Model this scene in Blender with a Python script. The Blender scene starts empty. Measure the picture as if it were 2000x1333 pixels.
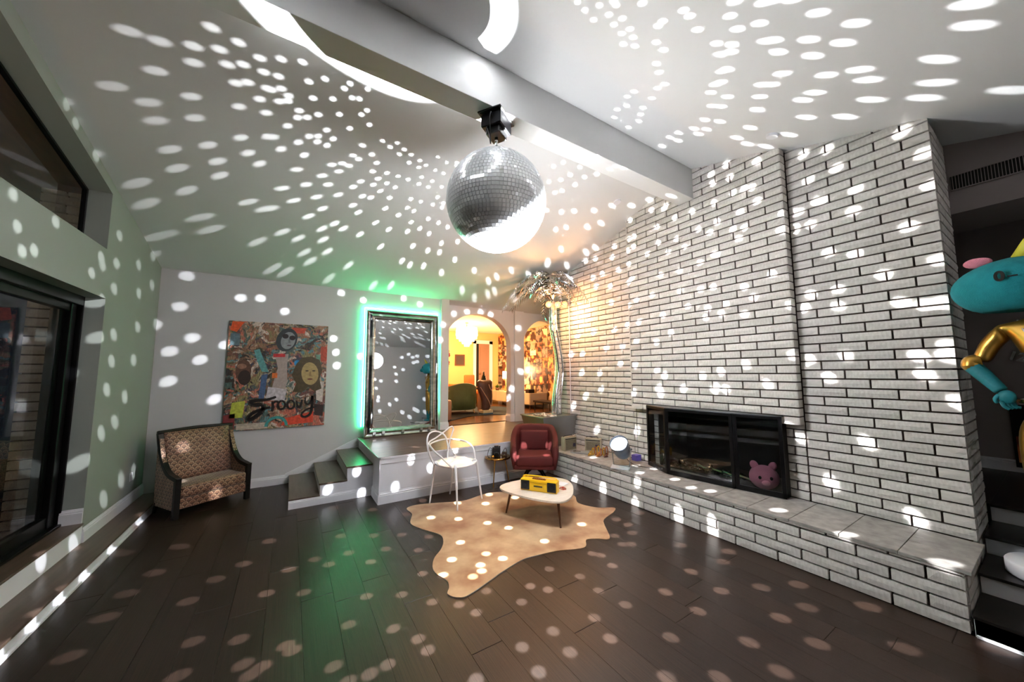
import bpy, bmesh, math, random
from mathutils import Vector, Matrix
random.seed(7)
SC = bpy.context.scene
C = SC.collection
PI = math.pi
R = math.radians

# ---------------------------------------------------------------- camera, world, exposure
cam_d = bpy.data.cameras.new('camera')
cam = bpy.data.objects.new('camera', cam_d); C.objects.link(cam)
cam_d.sensor_width = 36; cam_d.lens = 682.0/2000*36
cam_d.clip_start = 0.02; cam_d.clip_end = 100
yaw, pitch, roll = 0.56354, 0.09124, -0.00329
fw = Vector((math.sin(yaw)*math.cos(pitch), math.cos(yaw)*math.cos(pitch), math.sin(pitch)))
rt = Vector((math.cos(yaw), -math.sin(yaw), 0)); up = rt.cross(fw)
rt2 = rt*math.cos(roll) + up*math.sin(roll); up2 = -rt*math.sin(roll) + up*math.cos(roll)
cam.matrix_world = Matrix(((rt2.x, up2.x, -fw.x, 0), (rt2.y, up2.y, -fw.y, 0), (rt2.z, up2.z, -fw.z, 1.52), (0, 0, 0, 1)))
SC.camera = cam
SC.view_settings.view_transform = 'Standard'; SC.view_settings.look = 'None'
SC.view_settings.exposure = 0.36; SC.view_settings.gamma = 1.0
SC.view_settings.use_curve_mapping = False
W = bpy.data.worlds.new('night'); SC.world = W; W.use_nodes = True
W.node_tree.nodes['Background'].inputs[0].default_value = (0.006, 0.007, 0.010, 1)
W.node_tree.nodes['Background'].inputs[1].default_value = 1.0

# ---------------------------------------------------------------- lights
BALL = Vector((1.30, 2.28, 2.85)); BR = 0.386
SPOT = Vector((3.50, 3.03, 0.60))
def lamp(name, kind, loc, power, col=(1, 1, 1), size=0.05, aim=None, angle=None, blend=0.2, sx=None, sy=None):
    d = bpy.data.lights.new(name, kind); d.energy = power; d.color = col
    if kind == 'AREA':
        d.shape = 'RECTANGLE'; d.size = sx; d.size_y = sy
    else:
        d.shadow_soft_size = size
    if kind == 'SPOT':
        d.spot_size = angle; d.spot_blend = blend
    o = bpy.data.objects.new(name, d); C.objects.link(o); o.location = loc
    if aim is not None:
        o.rotation_euler = (Vector(aim)-Vector(loc)).to_track_quat('-Z', 'Y').to_euler()
    return o
d_sb = (BALL-SPOT).normalized()
lamp('pin_spot_beam', 'SPOT', SPOT+d_sb*0.16, 11000, (0.95, 0.97, 1.0), 0.02, BALL, R(18.5), 0.08)
gl = lamp('ball_fill_light', 'POINT', (1.82, 2.16, 2.10), 84, (0.95, 0.97, 1.0), 0.2); gl.visible_camera = False  # added unseen fill lamp near the ball, standing for its scattered light
lamp('palm_lamp_light', 'POINT', (3.42, 4.26, 2.52), 46, (1.0, 0.50, 0.20), 0.045)
lamp('palm_brick_light', 'SPOT', (3.76, 4.22, 2.45), 7, (1.0, 0.62, 0.34), 0.03, (4.0, 4.18, 2.42), R(140), 0.8)
lamp('chandelier_light', 'POINT', (4.02, 8.5, 2.05), 150, (1.0, 0.55, 0.22), 0.2)
lamp('den_fill_light', 'POINT', (3.6, 9.4, 2.5), 70, (1.0, 0.62, 0.30), 0.15)  # unseen warm fill lamp for the den, with no fitting of its own
lamp('table_lamp_light', 'POINT', (5.72, 9.15, 1.62), 45, (1.0, 0.62, 0.30), 0.08)
# The pin spot's light leaves the mirror ball as many narrow beams, one per lit tile. Six lamps around the ball
# throw them; each lamp's light is patterned by direction (a gobo drawn here as numbers, nothing is loaded).
import numpy as np
GW, GH = 3072, 1536
AXES = [Vector(a) for a in ((1, 0, 0), (-1, 0, 0), (0, 1, 0), (0, -1, 0), (0, 0, 1), (0, 0, -1))]
GOBO = np.zeros((6, GH, GW), dtype=np.float32)
S_DIR = (SPOT-BALL).normalized()
def mirror_beam(t, half=R(0.98), soft=.30):
    t = Vector(t); d0 = (t-BALL).normalized()
    k = max(range(6), key=lambda i: AXES[i].dot(d0)); p = BALL+AXES[k]*(BR+.04); d = (t-p).normalized()
    n = (S_DIR+d0); w = max(.43, n.normalized().dot(S_DIR))**2.8 if n.length > .02 else .001
    u = -math.atan2(d.y, d.x)/(2*PI)+.5; v = math.atan2(d.z, math.hypot(d.x, d.y))/PI+.5
    r = half*1.05/PI*GH; ce = max(.02, math.hypot(d.x, d.y)); rx = min(GW/2-1, r/ce+2)
    ys = np.arange(max(0, int(v*GH-r-2)), min(GH, int(v*GH+r+3))); xs = np.arange(int(u*GW-rx-1), int(u*GW+rx+2))
    el = ((ys+.5)/GH-.5)*PI; az = -((xs+.5)/GW-.5)*2*PI
    c = np.cos(el)[:, None]*(np.cos(az)[None, :]*d.x+np.sin(az)[None, :]*d.y)+np.sin(el)[:, None]*d.z
    a = np.arccos(np.clip(c, -1, 1)); q = np.clip((half-a)/(half*soft), 0, 1); q = (q*q*(3-2*q)*w).astype(np.float32)
    xi = xs % GW; blk = GOBO[k][np.ix_(ys, xi)]; GOBO[k][np.ix_(ys, xi)] = np.maximum(blk, q)
DOTS = []
#DOTS_BEGIN
# where each mirror tile throws its spot: world points in centimetres (x,y,z) on walls, ceiling, floor and furniture
SPOTS = """-112,298,370 -96,297,370 -78,292,372 -62,287,373 -65,274,377 -50,277,376 -37,282,374 -79,304,368 -58,296,370 -49,292,372 -102,321,363 -36,292,372 
-130,346,356 -85,334,360 -113,352,355 -55,309,367 -47,305,368 -34,304,368 -40,316,365 -54,329,361 -36,327,362 -84,353,354 -110,367,350 -142,361,341 
-142,375,336 -142,408,329 -54,360,352 -35,351,355 -79,379,347 -106,395,342 -50,376,348 -73,395,342 -41,385,345 -104,416,336 -24,277,376 -10,273,377 
-5,286,373 6,279,375 -26,291,372 -24,300,369 -31,304,368 20,281,375 24,275,376 -2,299,370 13,293,371 -19,304,368 -26,312,366 -20,309,367 27,286,373 
37,274,377 32,285,374 -11,314,365 -12,321,363 -5,318,364 3,312,366 19,305,368 36,298,370 40,292,371 51,286,373 -20,333,360 48,300,369 44,305,368 
61,295,371 70,293,371 70,299,370 57,305,368 -30,349,355 -3,337,359 4,334,360 4,340,358 -11,347,356 11,324,362 17,331,360 29,315,365 12,341,358 
38,326,362 55,314,365 68,311,366 78,302,369 80,300,369 83,295,371 89,290,372 90,296,370 93,292,372 88,300,369 94,301,369 95,296,370 101,298,370 
101,293,371 100,287,373 103,283,374 107,288,373 107,293,371 112,284,374 116,289,372 119,283,374 121,288,373 117,277,376 -24,360,352 -5,359,352 
31,341,358 37,343,357 48,333,360 63,318,364 76,316,365 73,323,363 84,319,364 86,306,368 94,308,367 101,302,369 101,310,367 111,304,368 112,300,369 
117,295,371 120,302,369 120,307,367 124,293,371 129,302,369 110,312,366 15,359,352 23,354,354 29,355,354 21,366,351 55,341,357 85,329,361 94,323,363 
96,331,360 102,326,362 121,315,365 131,311,366 132,315,365 -15,378,347 8,377,347 53,353,354 67,350,355 79,350,355 113,328,361 123,329,361 -5,395,342 
15,387,344 44,371,349 60,361,352 70,364,351 57,371,349 66,377,347 90,351,355 103,342,357 115,344,357 103,352,354 114,353,354 128,348,356 -26,409,338 
6,410,338 38,382,346 80,366,350 26,399,341 50,392,343 59,390,343 78,384,345 -15,424,334 101,377,347 113,377,347 129,364,351 128,377,347 139,371,349 
140,378,347 -36,445,328 14,426,333 43,410,338 51,419,335 78,402,340 101,393,343 110,396,342 95,408,338 1,445,328 73,431,332 113,415,336 131,403,340 
146,405,339 29,449,327 17,463,323 40,454,325 91,439,330 114,435,331 127,424,334 142,429,332 160,409,338 -23,483,317 60,460,324 -142,321,257 
-73,413,337 -101,444,328 -56,442,329 -41,447,327 -138,449,327 -137,477,319 -98,482,317 -92,502,312 -47,510,309 -137,528,304 -142,328,240 -142,365,257 
-142,335,227 -142,346,231 -142,466,282 -142,435,252 -142,439,246 -142,422,235 -142,466,255 -142,519,268 -142,559,289 -118,593,277 -142,466,231 
-142,527,239 -142,565,256 -142,445,217 -122,593,237 -62,593,255 -142,589,213 -142,532,203 -142,475,189 -142,449,185 -108,593,198 -142,476,164 
-142,530,167 -142,472,138 -142,516,129 -142,497,106 -142,470,99 -142,446,82 -142,527,44 -142,489,36 -142,434,161 -128,593,180 -99,593,170 -127,593,143 
-82,593,119 -75,593,190 -6,490,315 21,484,317 3,518,307 29,507,310 11,537,302 -31,567,293 -15,570,292 59,533,303 39,575,291 103,579,290 129,572,292 
90,477,319 130,462,323 153,467,322 165,444,328 170,464,322 185,433,331 126,501,312 140,506,310 160,505,311 199,475,319 193,514,308 242,495,314 
280,517,307 287,500,312 248,557,296 309,547,299 302,561,295 283,578,290 -40,593,257 -11,593,241 61,593,277 93,593,269 157,593,279 185,593,272 
53,593,205 57,593,184 59,593,164 92,593,179 256,610,264 283,610,270 233,610,236 223,593,211 312,610,272 335,610,269 399,606,246 395,606,204 
404,606,155 384,610,120 375,610,106 360,560,295 301,475,319 338,478,318 349,443,329 257,281,375 275,277,376 285,268,378 239,298,370 251,291,372 
272,290,372 263,303,368 257,309,367 345,300,369 371,290,372 288,334,360 303,326,362 329,316,365 267,338,359 357,331,360 345,345,357 304,365,351 
314,355,353 344,401,341 390,308,363 388,274,377 390,274,364 390,267,339 390,302,338 390,310,337 390,304,324 390,314,322 400,346,340 395,379,347 
390,394,343 390,266,317 390,283,307 390,256,359 400,406,334 400,385,332 400,351,325 384,434,331 400,444,312 400,391,303 400,371,304 400,340,302 
390,313,302 390,309,281 390,315,276 400,385,287 400,356,281 390,253,301 390,231,301 390,214,277 390,198,282 390,239,274 390,264,275 390,240,250 
390,215,246 389,201,246 390,278,251 389,302,250 400,355,256 390,316,244 390,231,229 390,208,223 390,211,213 390,264,223 390,300,219 400,327,219 
400,351,215 400,393,216 400,429,213 390,254,200 390,274,190 390,305,194 400,337,189 400,367,189 400,446,183 400,419,182 400,341,165 390,308,162 
400,421,152 400,382,151 389,275,155 390,265,148 390,218,148 307,167,378 315,160,376 305,181,382 307,192,384 318,190,384 317,170,378 319,208,389 
336,133,369 347,149,373 365,148,373 379,139,370 367,117,364 390,196,374 390,195,363 390,180,377 390,151,365 390,177,361 390,175,343 390,164,342 
390,157,340 390,153,324 390,195,340 389,220,340 390,242,341 390,253,361 390,169,319 390,193,317 390,214,316 390,201,308 390,177,303 390,166,301 
389,133,303 400,124,303 390,135,287 400,128,289 400,116,288 400,117,357 400,115,330 400,110,308 362,228,355 390,241,314 390,172,291 390,195,281 
390,145,247 390,170,239 390,162,227 390,189,224 390,194,215 390,171,211 390,132,214 400,125,212 400,120,223 390,173,159 390,198,153 389,204,136 
390,194,134 390,155,140 390,133,167 400,125,164 400,100,166 400,112,147 400,59,164 400,44,170 400,45,163 400,57,150 400,42,130 400,136,92 400,92,95 
400,117,57 400,87,289 400,57,264 400,105,258 400,88,252 400,44,234 400,73,230 400,101,224 400,102,209 400,65,206 400,53,202 400,45,202 390,133,286 
400,100,352 400,55,341 400,95,332 400,84,307 400,107,307 400,45,318 400,43,292 120,146,372 126,143,371 133,137,369 144,130,368 148,123,366 151,124,366 
161,114,363 127,147,372 133,143,371 140,138,370 124,153,374 153,131,368 161,128,367 161,134,369 133,154,374 135,149,373 143,145,372 149,140,370 
142,151,373 140,157,375 150,147,372 149,154,374 158,142,371 170,136,369 171,130,368 181,118,364 180,114,363 182,102,360 188,102,360 201,104,361 
197,81,355 208,73,352 204,88,356 217,89,357 221,80,354 148,160,376 144,166,377 159,152,374 158,157,375 163,156,375 154,163,377 163,161,376 169,147,372 
174,150,373 178,141,371 178,133,369 185,137,370 184,145,372 192,126,367 201,127,367 219,103,360 227,97,359 230,106,361 233,100,360 238,83,355 
160,167,378 164,172,379 153,173,379 170,165,377 172,160,376 176,164,377 181,155,375 192,144,372 194,150,373 199,148,373 167,177,380 162,182,382 
175,170,379 182,168,378 191,163,377 191,158,375 200,155,375 207,153,374 209,138,370 218,142,371 247,113,363 247,110,362 172,184,382 180,177,380 
182,181,381 174,188,383 190,174,380 192,179,381 200,172,379 206,162,376 217,159,376 232,148,372 233,154,374 258,123,366 258,119,365 189,187,383 
179,194,385 182,200,387 193,195,385 197,188,383 207,179,381 212,170,378 216,178,381 224,169,378 241,165,377 265,130,368 278,125,366 194,202,387 
201,194,385 204,203,387 210,188,383 213,195,385 223,187,383 224,194,385 226,177,380 216,204,388 236,186,383 235,195,385 229,203,387 243,206,388 
248,178,381 255,186,383 263,194,385 266,208,389 283,138,370 288,134,369 299,153,374 309,146,372 280,102,360 294,109,362 310,118,364 187,220,355 
193,220,355 200,222,355 189,226,355 181,229,355 202,269,378 184,236,355 194,227,355 201,228,355 211,224,355 220,224,355 216,269,378 209,276,376 
190,271,378 196,275,376 183,276,376 177,269,378 210,230,355 220,233,355 234,220,355 235,225,355 235,234,355 259,268,378 230,278,375 237,270,378 
202,282,374 262,222,355 271,220,355 261,229,355 164,223,355 174,221,355 180,224,355 175,226,355 172,235,355 196,266,379 235,58,348 217,62,350 
210,69,351 258,47,346 281,11,336 299,13,336 240,80,354 254,67,351 270,56,348 253,82,355 271,70,352 322,27,340 277,88,357 297,71,352 304,57,348 
320,56,348 349,32,341 314,82,355 318,91,357 284,98,359 347,61,349 366,39,343 388,5,334 346,97,359 363,78,354 -76,431,0 -81,386,0 -89,361,0 -51,327,0 
-40,350,0 -25,365,0 -91,334,0 -40,278,0 -18,266,0 -94,300,0 -41,252,0 -14,243,0 -10,233,0 -122,513,5 -122,449,0 -122,402,2 -122,368,6 -122,339,7 
-122,311,5 -142,439,15 -142,394,22 -114,442,0 -9,400,0 47,376,0 73,360,0 96,348,0 116,330,0 77,328,0 100,311,0 49,338,0 24,342,0 33,327,0 62,313,0 
6,336,0 -7,309,0 15,296,0 51,268,0 72,257,0 92,274,0 87,238,0 104,263,0 132,370,0 155,351,0 176,326,0 188,305,0 136,303,0 146,273,0 154,259,0 
118,280,0 134,260,0 131,252,0 122,249,0 123,229,0 101,226,0 107,213,0 37,245,0 59,227,0 69,211,0 71,200,0 5,246,0 8,240,0 26,216,0 50,202,0 41,201,0 
31,202,0 85,169,0 -6,236,0 113,394,0 254,272,0 201,264,0 293,262,0 293,247,0 282,233,0 263,238,0 256,223,0 263,219,0 222,226,0 226,220,0 222,204,0 
177,227,0 190,207,0 152,217,0 160,207,0 189,187,0 193,167,0 137,206,0 227,161,0 298,194,0 266,166,0 261,141,0 289,128,0 227,138,0 167,169,0 138,174,0 
162,152,0 136,157,0 116,174,0 114,156,0 192,134,0 226,108,0 166,119,0 188,105,0 322,166,0 301,160,0 328,260,0 339,222,6 339,188,13 339,188,5 315,115,0 
290,102,0 264,107,0 324,81,0 257,87,0 293,60,0 218,90,0 336,32,0 342,94,36 342,49,36 400,69,42 75,478,32 44,478,16 81,478,4 130,438,47 155,438,34 
112,438,18 49,457,0 85,427,0 141,425,0 217,398,0 199,374,0 172,393,0 187,438,53 203,438,36 146,472,54 400,413,115 400,380,127 390,312,125 390,274,132 
390,271,126 390,241,133 390,206,133 400,443,97 400,391,65 400,317,74 356,356,36 373,299,36 378,276,36 348,274,36 339,271,28 339,324,8 339,323,4 
339,376,4 339,275,4 339,222,12 359,237,36 347,212,36 353,196,36 239,372,0 353,139,36 346,436,331 -94,545,75 -117,535,66 -88,525,46 -56,515,31 
264,395,75 244,380,61 303,390,61 293,378,41 347,-130,215 399,-130,266 382,-130,261 169,-130,146 443,-130,192 430,-130,58 301,-130,92 323,-130,173 
164,-130,84 244,-130,259 390,-130,70 399,-130,65 345,-130,62 161,-130,248 223,-130,84 455,-130,248 247,-130,270 322,-130,199 221,-130,265 367,-130,272 
428,-130,105 268,-130,71 204,-130,46 250,-130,181 161,-130,199 261,-130,107 406,-130,150 255,-130,150 371,-130,44 453,-130,36 385,-130,241 
165,-130,227 270,-130,175 163,-130,42 214,-130,269 219,-130,219 439,-130,266 263,-130,119 317,-130,224 192,-130,217 399,-130,245 171,-130,266 
187,-130,115 343,-130,260 262,-130,261 324,-130,108 160,-53,319 151,-104,305 117,-86,310 181,-35,324 243,-24,326 411,-108,304 268,-113,303 144,56,348 
248,-98,307 387,-89,309 254,-58,317 348,-17,328 199,-19,328 150,-35,323 436,-41,322 215,-15,329 193,-101,306 367,-44,321 340,-44,321 265,-61,317 
421,-58,317 286,-118,301 328,-67,315 378,-23,327 319,-47,320 387,-46,320 280,-11,330 384,-85,310 158,33,342 243,20,338 154,-114,302 321,-27,326 
333,-74,313 114,12,336 177,-21,327 145,-109,304 162,-53,319 112,-79,312 """
for q in SPOTS.split():
    DOTS.append(tuple(int(v)/100 for v in q.split(',')))
#DOTS_END
for t in DOTS: mirror_beam(t)
def gobo_lamps(power):
    for g in range(2):
        img = bpy.data.images.new('beam_pattern', GW, GH, alpha=False, float_buffer=False); img.colorspace_settings.name = 'Non-Color'
        px = np.ones((GH, GW, 4), dtype=np.float32)
        for c in range(3): px[:, :, c] = GOBO[g*3+c]
        img.pixels.foreach_set(px.ravel()); img.update()
        for c in range(3):
            k = g*3+c; o = lamp('mirror_beams', 'POINT', BALL+AXES[k]*(BR+.04), power, (0.97, 0.985, 1.0), 0.010)
            o.visible_camera = False
            d = o.data; d.use_nodes = True; nt = d.node_tree; em = nt.nodes['Emission']
            tc = nt.nodes.new('ShaderNodeTexCoord'); ev = nt.nodes.new('ShaderNodeTexEnvironment'); ev.image = img; sp_ = nt.nodes.new('ShaderNodeSeparateColor')
            nt.links.new(tc.outputs['Normal'], ev.inputs['Vector']); nt.links.new(ev.outputs['Color'], sp_.inputs[0]); nt.links.new(sp_.outputs[c], em.inputs['Strength'])
gobo_lamps(1900)

# ---------------------------------------------------------------- materials
def lin(c):
    return tuple(((v/255)/12.92 if v/255 <= .04045 else ((v/255+.055)/1.055)**2.4) for v in c)
MATS = {}
def mat(name, rgb, rough=0.5, metal=0.0, spec=0.5, var=0.0, scale=8.0, bump=0.0, bscale=60.0, emit=None, est=0.0, objvar=0.0, coat=0.0, rgb2=None, stretch=None, srgb=True):
    if name in MATS: return MATS[name]
    m = bpy.data.materials.new(name); m.use_nodes = True
    nt = m.node_tree; b = nt.nodes['Principled BSDF']
    c = lin(rgb) if srgb else rgb
    b.inputs['Base Color'].default_value = (*c, 1)
    b.inputs['Roughness'].default_value = rough; b.inputs['Metallic'].default_value = metal
    b.inputs['Specular IOR Level'].default_value = spec
    b.inputs['Coat Weight'].default_value = coat
    if emit:
        b.inputs['Emission Color'].default_value = (*emit, 1); b.inputs['Emission Strength'].default_value = est
    tc = nt.nodes.new('ShaderNodeTexCoord'); vec = tc.outputs['Object']
    if stretch:
        mp = nt.nodes.new('ShaderNodeMapping'); mp.inputs['Scale'].default_value = stretch
        nt.links.new(vec, mp.inputs['Vector']); vec = mp.outputs['Vector']
    col = None
    if var > 0 or rgb2:
        n = nt.nodes.new('ShaderNodeTexNoise'); n.inputs['Scale'].default_value = scale; n.inputs['Detail'].default_value = 5
        nt.links.new(vec, n.inputs['Vector'])
        r = nt.nodes.new('ShaderNodeValToRGB')
        c2 = lin(rgb2) if rgb2 else tuple(v*(1-var) for v in c)
        c1 = c if rgb2 else tuple(min(1, v*(1+var)) for v in c)
        r.color_ramp.elements[0].position = .32; r.color_ramp.elements[1].position = .68
        r.color_ramp.elements[0].color = (*c2, 1); r.color_ramp.elements[1].color = (*c1, 1)
        nt.links.new(n.outputs['Fac'], r.inputs['Fac']); col = r.outputs['Color']
    if objvar > 0:
        oi = nt.nodes.new('ShaderNodeObjectInfo'); hs = nt.nodes.new('ShaderNodeHueSaturation')
        mr = nt.nodes.new('ShaderNodeMapRange'); mr.inputs['To Min'].default_value = 1-objvar; mr.inputs['To Max'].default_value = 1+objvar
        nt.links.new(oi.outputs['Random'], mr.inputs['Value']); nt.links.new(mr.outputs['Result'], hs.inputs['Value'])
        if col: nt.links.new(col, hs.inputs['Color'])
        else: hs.inputs['Color'].default_value = (*c, 1)
        col = hs.outputs['Color']
    if col: nt.links.new(col, b.inputs['Base Color'])
    if bump > 0:
        n2 = nt.nodes.new('ShaderNodeTexNoise'); n2.inputs['Scale'].default_value = bscale; n2.inputs['Detail'].default_value = 6
        nt.links.new(vec, n2.inputs['Vector'])
        bp = nt.nodes.new('ShaderNodeBump'); bp.inputs['Strength'].default_value = bump; bp.inputs['Distance'].default_value = 0.01
        nt.links.new(n2.outputs['Fac'], bp.inputs['Height']); nt.links.new(bp.outputs['Normal'], b.inputs['Normal'])
    MATS[name] = m
    return m

M_wall = mat('grey_white_paint', (205, 205, 208), .75, bump=.04, bscale=180)
M_ceil = mat('ceiling_paint', (214, 214, 214), .85, bump=.05, bscale=160)
M_sage = mat('sage_grey_paint', (146, 152, 146), .75, bump=.04, bscale=180)
M_trim = mat('white_trim_gloss', (226, 226, 232), .35)
M_wood = mat('dark_plank', (56, 41, 33), .36, spec=.35, rgb2=(33, 24, 20), scale=5, stretch=(9, .7, 9), bump=.12, bscale=14, objvar=.22)
M_tread = mat('dark_tread', (98, 80, 70), .32, rgb2=(78, 63, 54), scale=4, stretch=(8, .8, 8), bump=.05, bscale=14)
M_platf = mat('platform_wood', (104, 82, 66), .42, rgb2=(62, 46, 36), scale=5, stretch=(.7, 9, 9), bump=.05, bscale=14)
M_under = mat('under_floor', (14, 11, 9), .9)
M_brick = mat('split_face_brick', (220, 214, 208), .85, rgb2=(202, 195, 188), scale=7, stretch=(3, 1, 4), bump=.22, bscale=28, objvar=.10)
M_mortar = mat('brown_mortar', (62, 50, 43), .95, bump=.3, bscale=60)
M_cap = mat('hearth_stone', (176, 172, 166), .6, rgb2=(146, 141, 136), scale=14, bump=.25, bscale=60, objvar=.06)
M_black = mat('black_metal', (14, 14, 17), .32, metal=.5)
M_blackw = mat('black_lacquer', (12, 10, 10), .42, spec=.35)
M_blackp = mat('black_plastic', (16, 17, 22), .4)
M_dark = mat('matte_black', (8, 8, 8), .8)
M_chrome = mat('chrome', (225, 228, 232), .08, metal=1)
M_steel = mat('brushed_steel', (150, 155, 158), .28, metal=1, bump=.05, bscale=90)
M_gold = mat('gold_paint', (176, 136, 62), .30, metal=.9, bump=.02, bscale=30)
M_brass = mat('brass', (176, 134, 70), .25, metal=1)
M_teal = mat('teal_plush', (22, 132, 142), .95, bump=.5, bscale=140, var=.12, scale=14)
M_tealglove = mat('teal_glove', (18, 120, 130), .6, bump=.2, bscale=60)
M_pink = mat('pink_plush', (226, 140, 158), .95, bump=.5, bscale=150)
M_yellow = mat('yellow_vinyl', (206, 200, 62), .5)
M_white = mat('white_plastic', (232, 232, 234), .28)
M_red = mat('red_velvet', (84, 18, 16), .8, var=.15, scale=5, bump=.05, bscale=200)
M_walnut = mat('walnut', (112, 66, 38), .4, rgb2=(74, 42, 24), scale=6, stretch=(8, 8, 1))
M_oak = mat('pale_table_laminate', (232, 222, 210), .3, rgb2=(220, 206, 190), scale=6, stretch=(1, 8, 1))
M_glass = bpy.data.materials.new('night_glass'); M_glass.use_nodes = True
def setup_glass():
    nt = M_glass.node_tree; nt.nodes.remove(nt.nodes['Principled BSDF'])
    out = nt.nodes['Material Output']
    g = nt.nodes.new('ShaderNodeBsdfGlossy'); g.inputs['Roughness'].default_value = .01; g.inputs['Color'].default_value = (.9, .92, .95, 1)
    t = nt.nodes.new('ShaderNodeBsdfTransparent'); t.inputs['Color'].default_value = (.8, .82, .82, 1)
    f = nt.nodes.new('ShaderNodeFresnel'); f.inputs['IOR'].default_value = 1.6
    mx = nt.nodes.new('ShaderNodeMixShader')
    ge = nt.nodes.new('ShaderNodeNewGeometry'); iv = nt.nodes.new('ShaderNodeMath'); iv.operation = 'SUBTRACT'; iv.inputs[0].default_value = 1.0
    ml = nt.nodes.new('ShaderNodeMath'); ml.operation = 'MULTIPLY'
    nt.links.new(ge.outputs['Backfacing'], iv.inputs[1]); nt.links.new(f.outputs[0], ml.inputs[0]); nt.links.new(iv.outputs[0], ml.inputs[1])
    nt.links.new(ml.outputs[0], mx.inputs[0]); nt.links.new(t.outputs[0], mx.inputs[1]); nt.links.new(g.outputs[0], mx.inputs[2])
    nt.links.new(mx.outputs[0], out.inputs['Surface'])
setup_glass()

# ---------------------------------------------------------------- mesh helpers
def link(name, bm, m, parent=None, smooth=False, uv=True):
    me = bpy.data.meshes.new(name)
    bmesh.ops.recalc_face_normals(bm, faces=bm.faces)
    if uv:
        l = bm.loops.layers.uv.new('uv')
        for f in bm.faces:
            n = f.normal; a = max(range(3), key=lambda i: abs(n[i]))
            for lp in f.loops:
                c = lp.vert.co
                lp[l].uv = (c.y, c.z) if a == 0 else ((c.x, c.z) if a == 1 else (c.x, c.y))
    for f in bm.faces: f.smooth = smooth
    bm.to_mesh(me); bm.free()
    o = bpy.data.objects.new(name, me); C.objects.link(o)
    ms = m if isinstance(m, (list, tuple)) else [m]
    for x in ms: me.materials.append(x)
    if parent: o.parent = parent
    return o
def box(bm, x0, x1, y0, y1, z0, z1, bev=0.0, M=None, mi=0):
    vs = [bm.verts.new((x, y, z)) for x in (x0, x1) for y in (y0, y1) for z in (z0, z1)]
    fs = [bm.faces.new([vs[i] for i in q]) for q in ((0, 1, 3, 2), (4, 6, 7, 5), (0, 4, 5, 1), (2, 3, 7, 6), (0, 2, 6, 4), (1, 5, 7, 3))]
    for f in fs: f.material_index = mi
    if bev > 0:
        es = list({e for f in fs for e in f.edges})
        r = bmesh.ops.bevel(bm, geom=es, offset=bev, segments=2, affect='EDGES', profile=.6)
        vs = list({v for f in r['faces'] for v in f.verts} | {v for v in vs if v.is_valid})
    if M is not None:
        bmesh.ops.transform(bm, matrix=M, verts=[v for v in vs if v.is_valid])
    return vs
def boxm(x0, x1, y0, y1, z0, z1, bev=0.0):
    bm = bmesh.new(); box(bm, x0, x1, y0, y1, z0, z1, bev); return bm
def prism(bm, pts, z0, z1, bev=0.0, mi=0):
    a = [bm.verts.new((p[0], p[1], z0)) for p in pts]; b = [bm.verts.new((p[0], p[1], z1)) for p in pts]
    n = len(pts); fs = [bm.faces.new(a[::-1]), bm.faces.new(b)]
    for i in range(n): fs.append(bm.faces.new((a[i], a[(i+1) % n], b[(i+1) % n], b[i])))
    for f in fs: f.material_index = mi
    if bev: bmesh.ops.bevel(bm, geom=list(set(fs[0].edges) | set(fs[1].edges)), offset=bev, segments=2, affect='EDGES')
def quad(bm, pts, mi=0):
    f = bm.faces.new([bm.verts.new(p) for p in pts]); f.material_index = mi; return f
def catmull(P, n=8, closed=False):
    P = [Vector(p) for p in P]; out = []
    N = len(P); rng = range(N) if closed else range(N-1)
    for i in rng:
        if closed: p0, p1, p2, p3 = P[i-1], P[i], P[(i+1) % N], P[(i+2) % N]
        else: p0, p1, p2, p3 = P[max(i-1, 0)], P[i], P[i+1], P[min(i+2, N-1)]
        for k in range(n):
            t = k/n
            out.append(0.5*((2*p1)+(p2-p0)*t+(2*p0-5*p1+4*p2-p3)*t*t+(3*p1-p0-3*p2+p3)*t**3))
    if not closed: out.append(P[-1])
    return out
def tube(bm, path, rad, seg=10, closed=False, mi=0, flat=1.0):
    P = [Vector(p) for p in path]; n = len(P)
    rs = rad if isinstance(rad, (list, tuple)) else [rad]*n
    if len(rs) != n:
        rs = [rs[0]+(rs[-1]-rs[0])*i/(n-1) for i in range(n)] if len(rs) == 2 else [rs[min(len(rs)-1, int(i*(len(rs)-1)/(n-1)))]*(1-((i*(len(rs)-1)/(n-1)) % 1)) + rs[min(len(rs)-1, int(i*(len(rs)-1)/(n-1))+1)]*((i*(len(rs)-1)/(n-1)) % 1) for i in range(n)]
    rings = []; ref = None
    for i in range(n):
        if closed: t = (P[(i+1) % n]-P[i-1])
        else: t = P[min(i+1, n-1)]-P[max(i-1, 0)]
        t.normalize()
        if ref is None:
            ref = Vector((0, 0, 1)) if abs(t.z) < .9 else Vector((1, 0, 0))
        u = (ref-t*ref.dot(t)).normalized(); w = t.cross(u); ref = u
        rings.append([bm.verts.new(P[i]+(u*math.cos(2*PI*k/seg)*rs[i]+w*math.sin(2*PI*k/seg)*rs[i]*flat)) for k in range(seg)])
    m = n if closed else n-1
    for i in range(m):
        A, B = rings[i], rings[(i+1) % n]
        for k in range(seg):
            f = bm.faces.new((A[k], A[(k+1) % seg], B[(k+1) % seg], B[k])); f.material_index = mi
    if not closed:
        f = bm.faces.new(rings[0][::-1]); f.material_index = mi
        f = bm.faces.new(rings[-1]); f.material_index = mi
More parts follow.
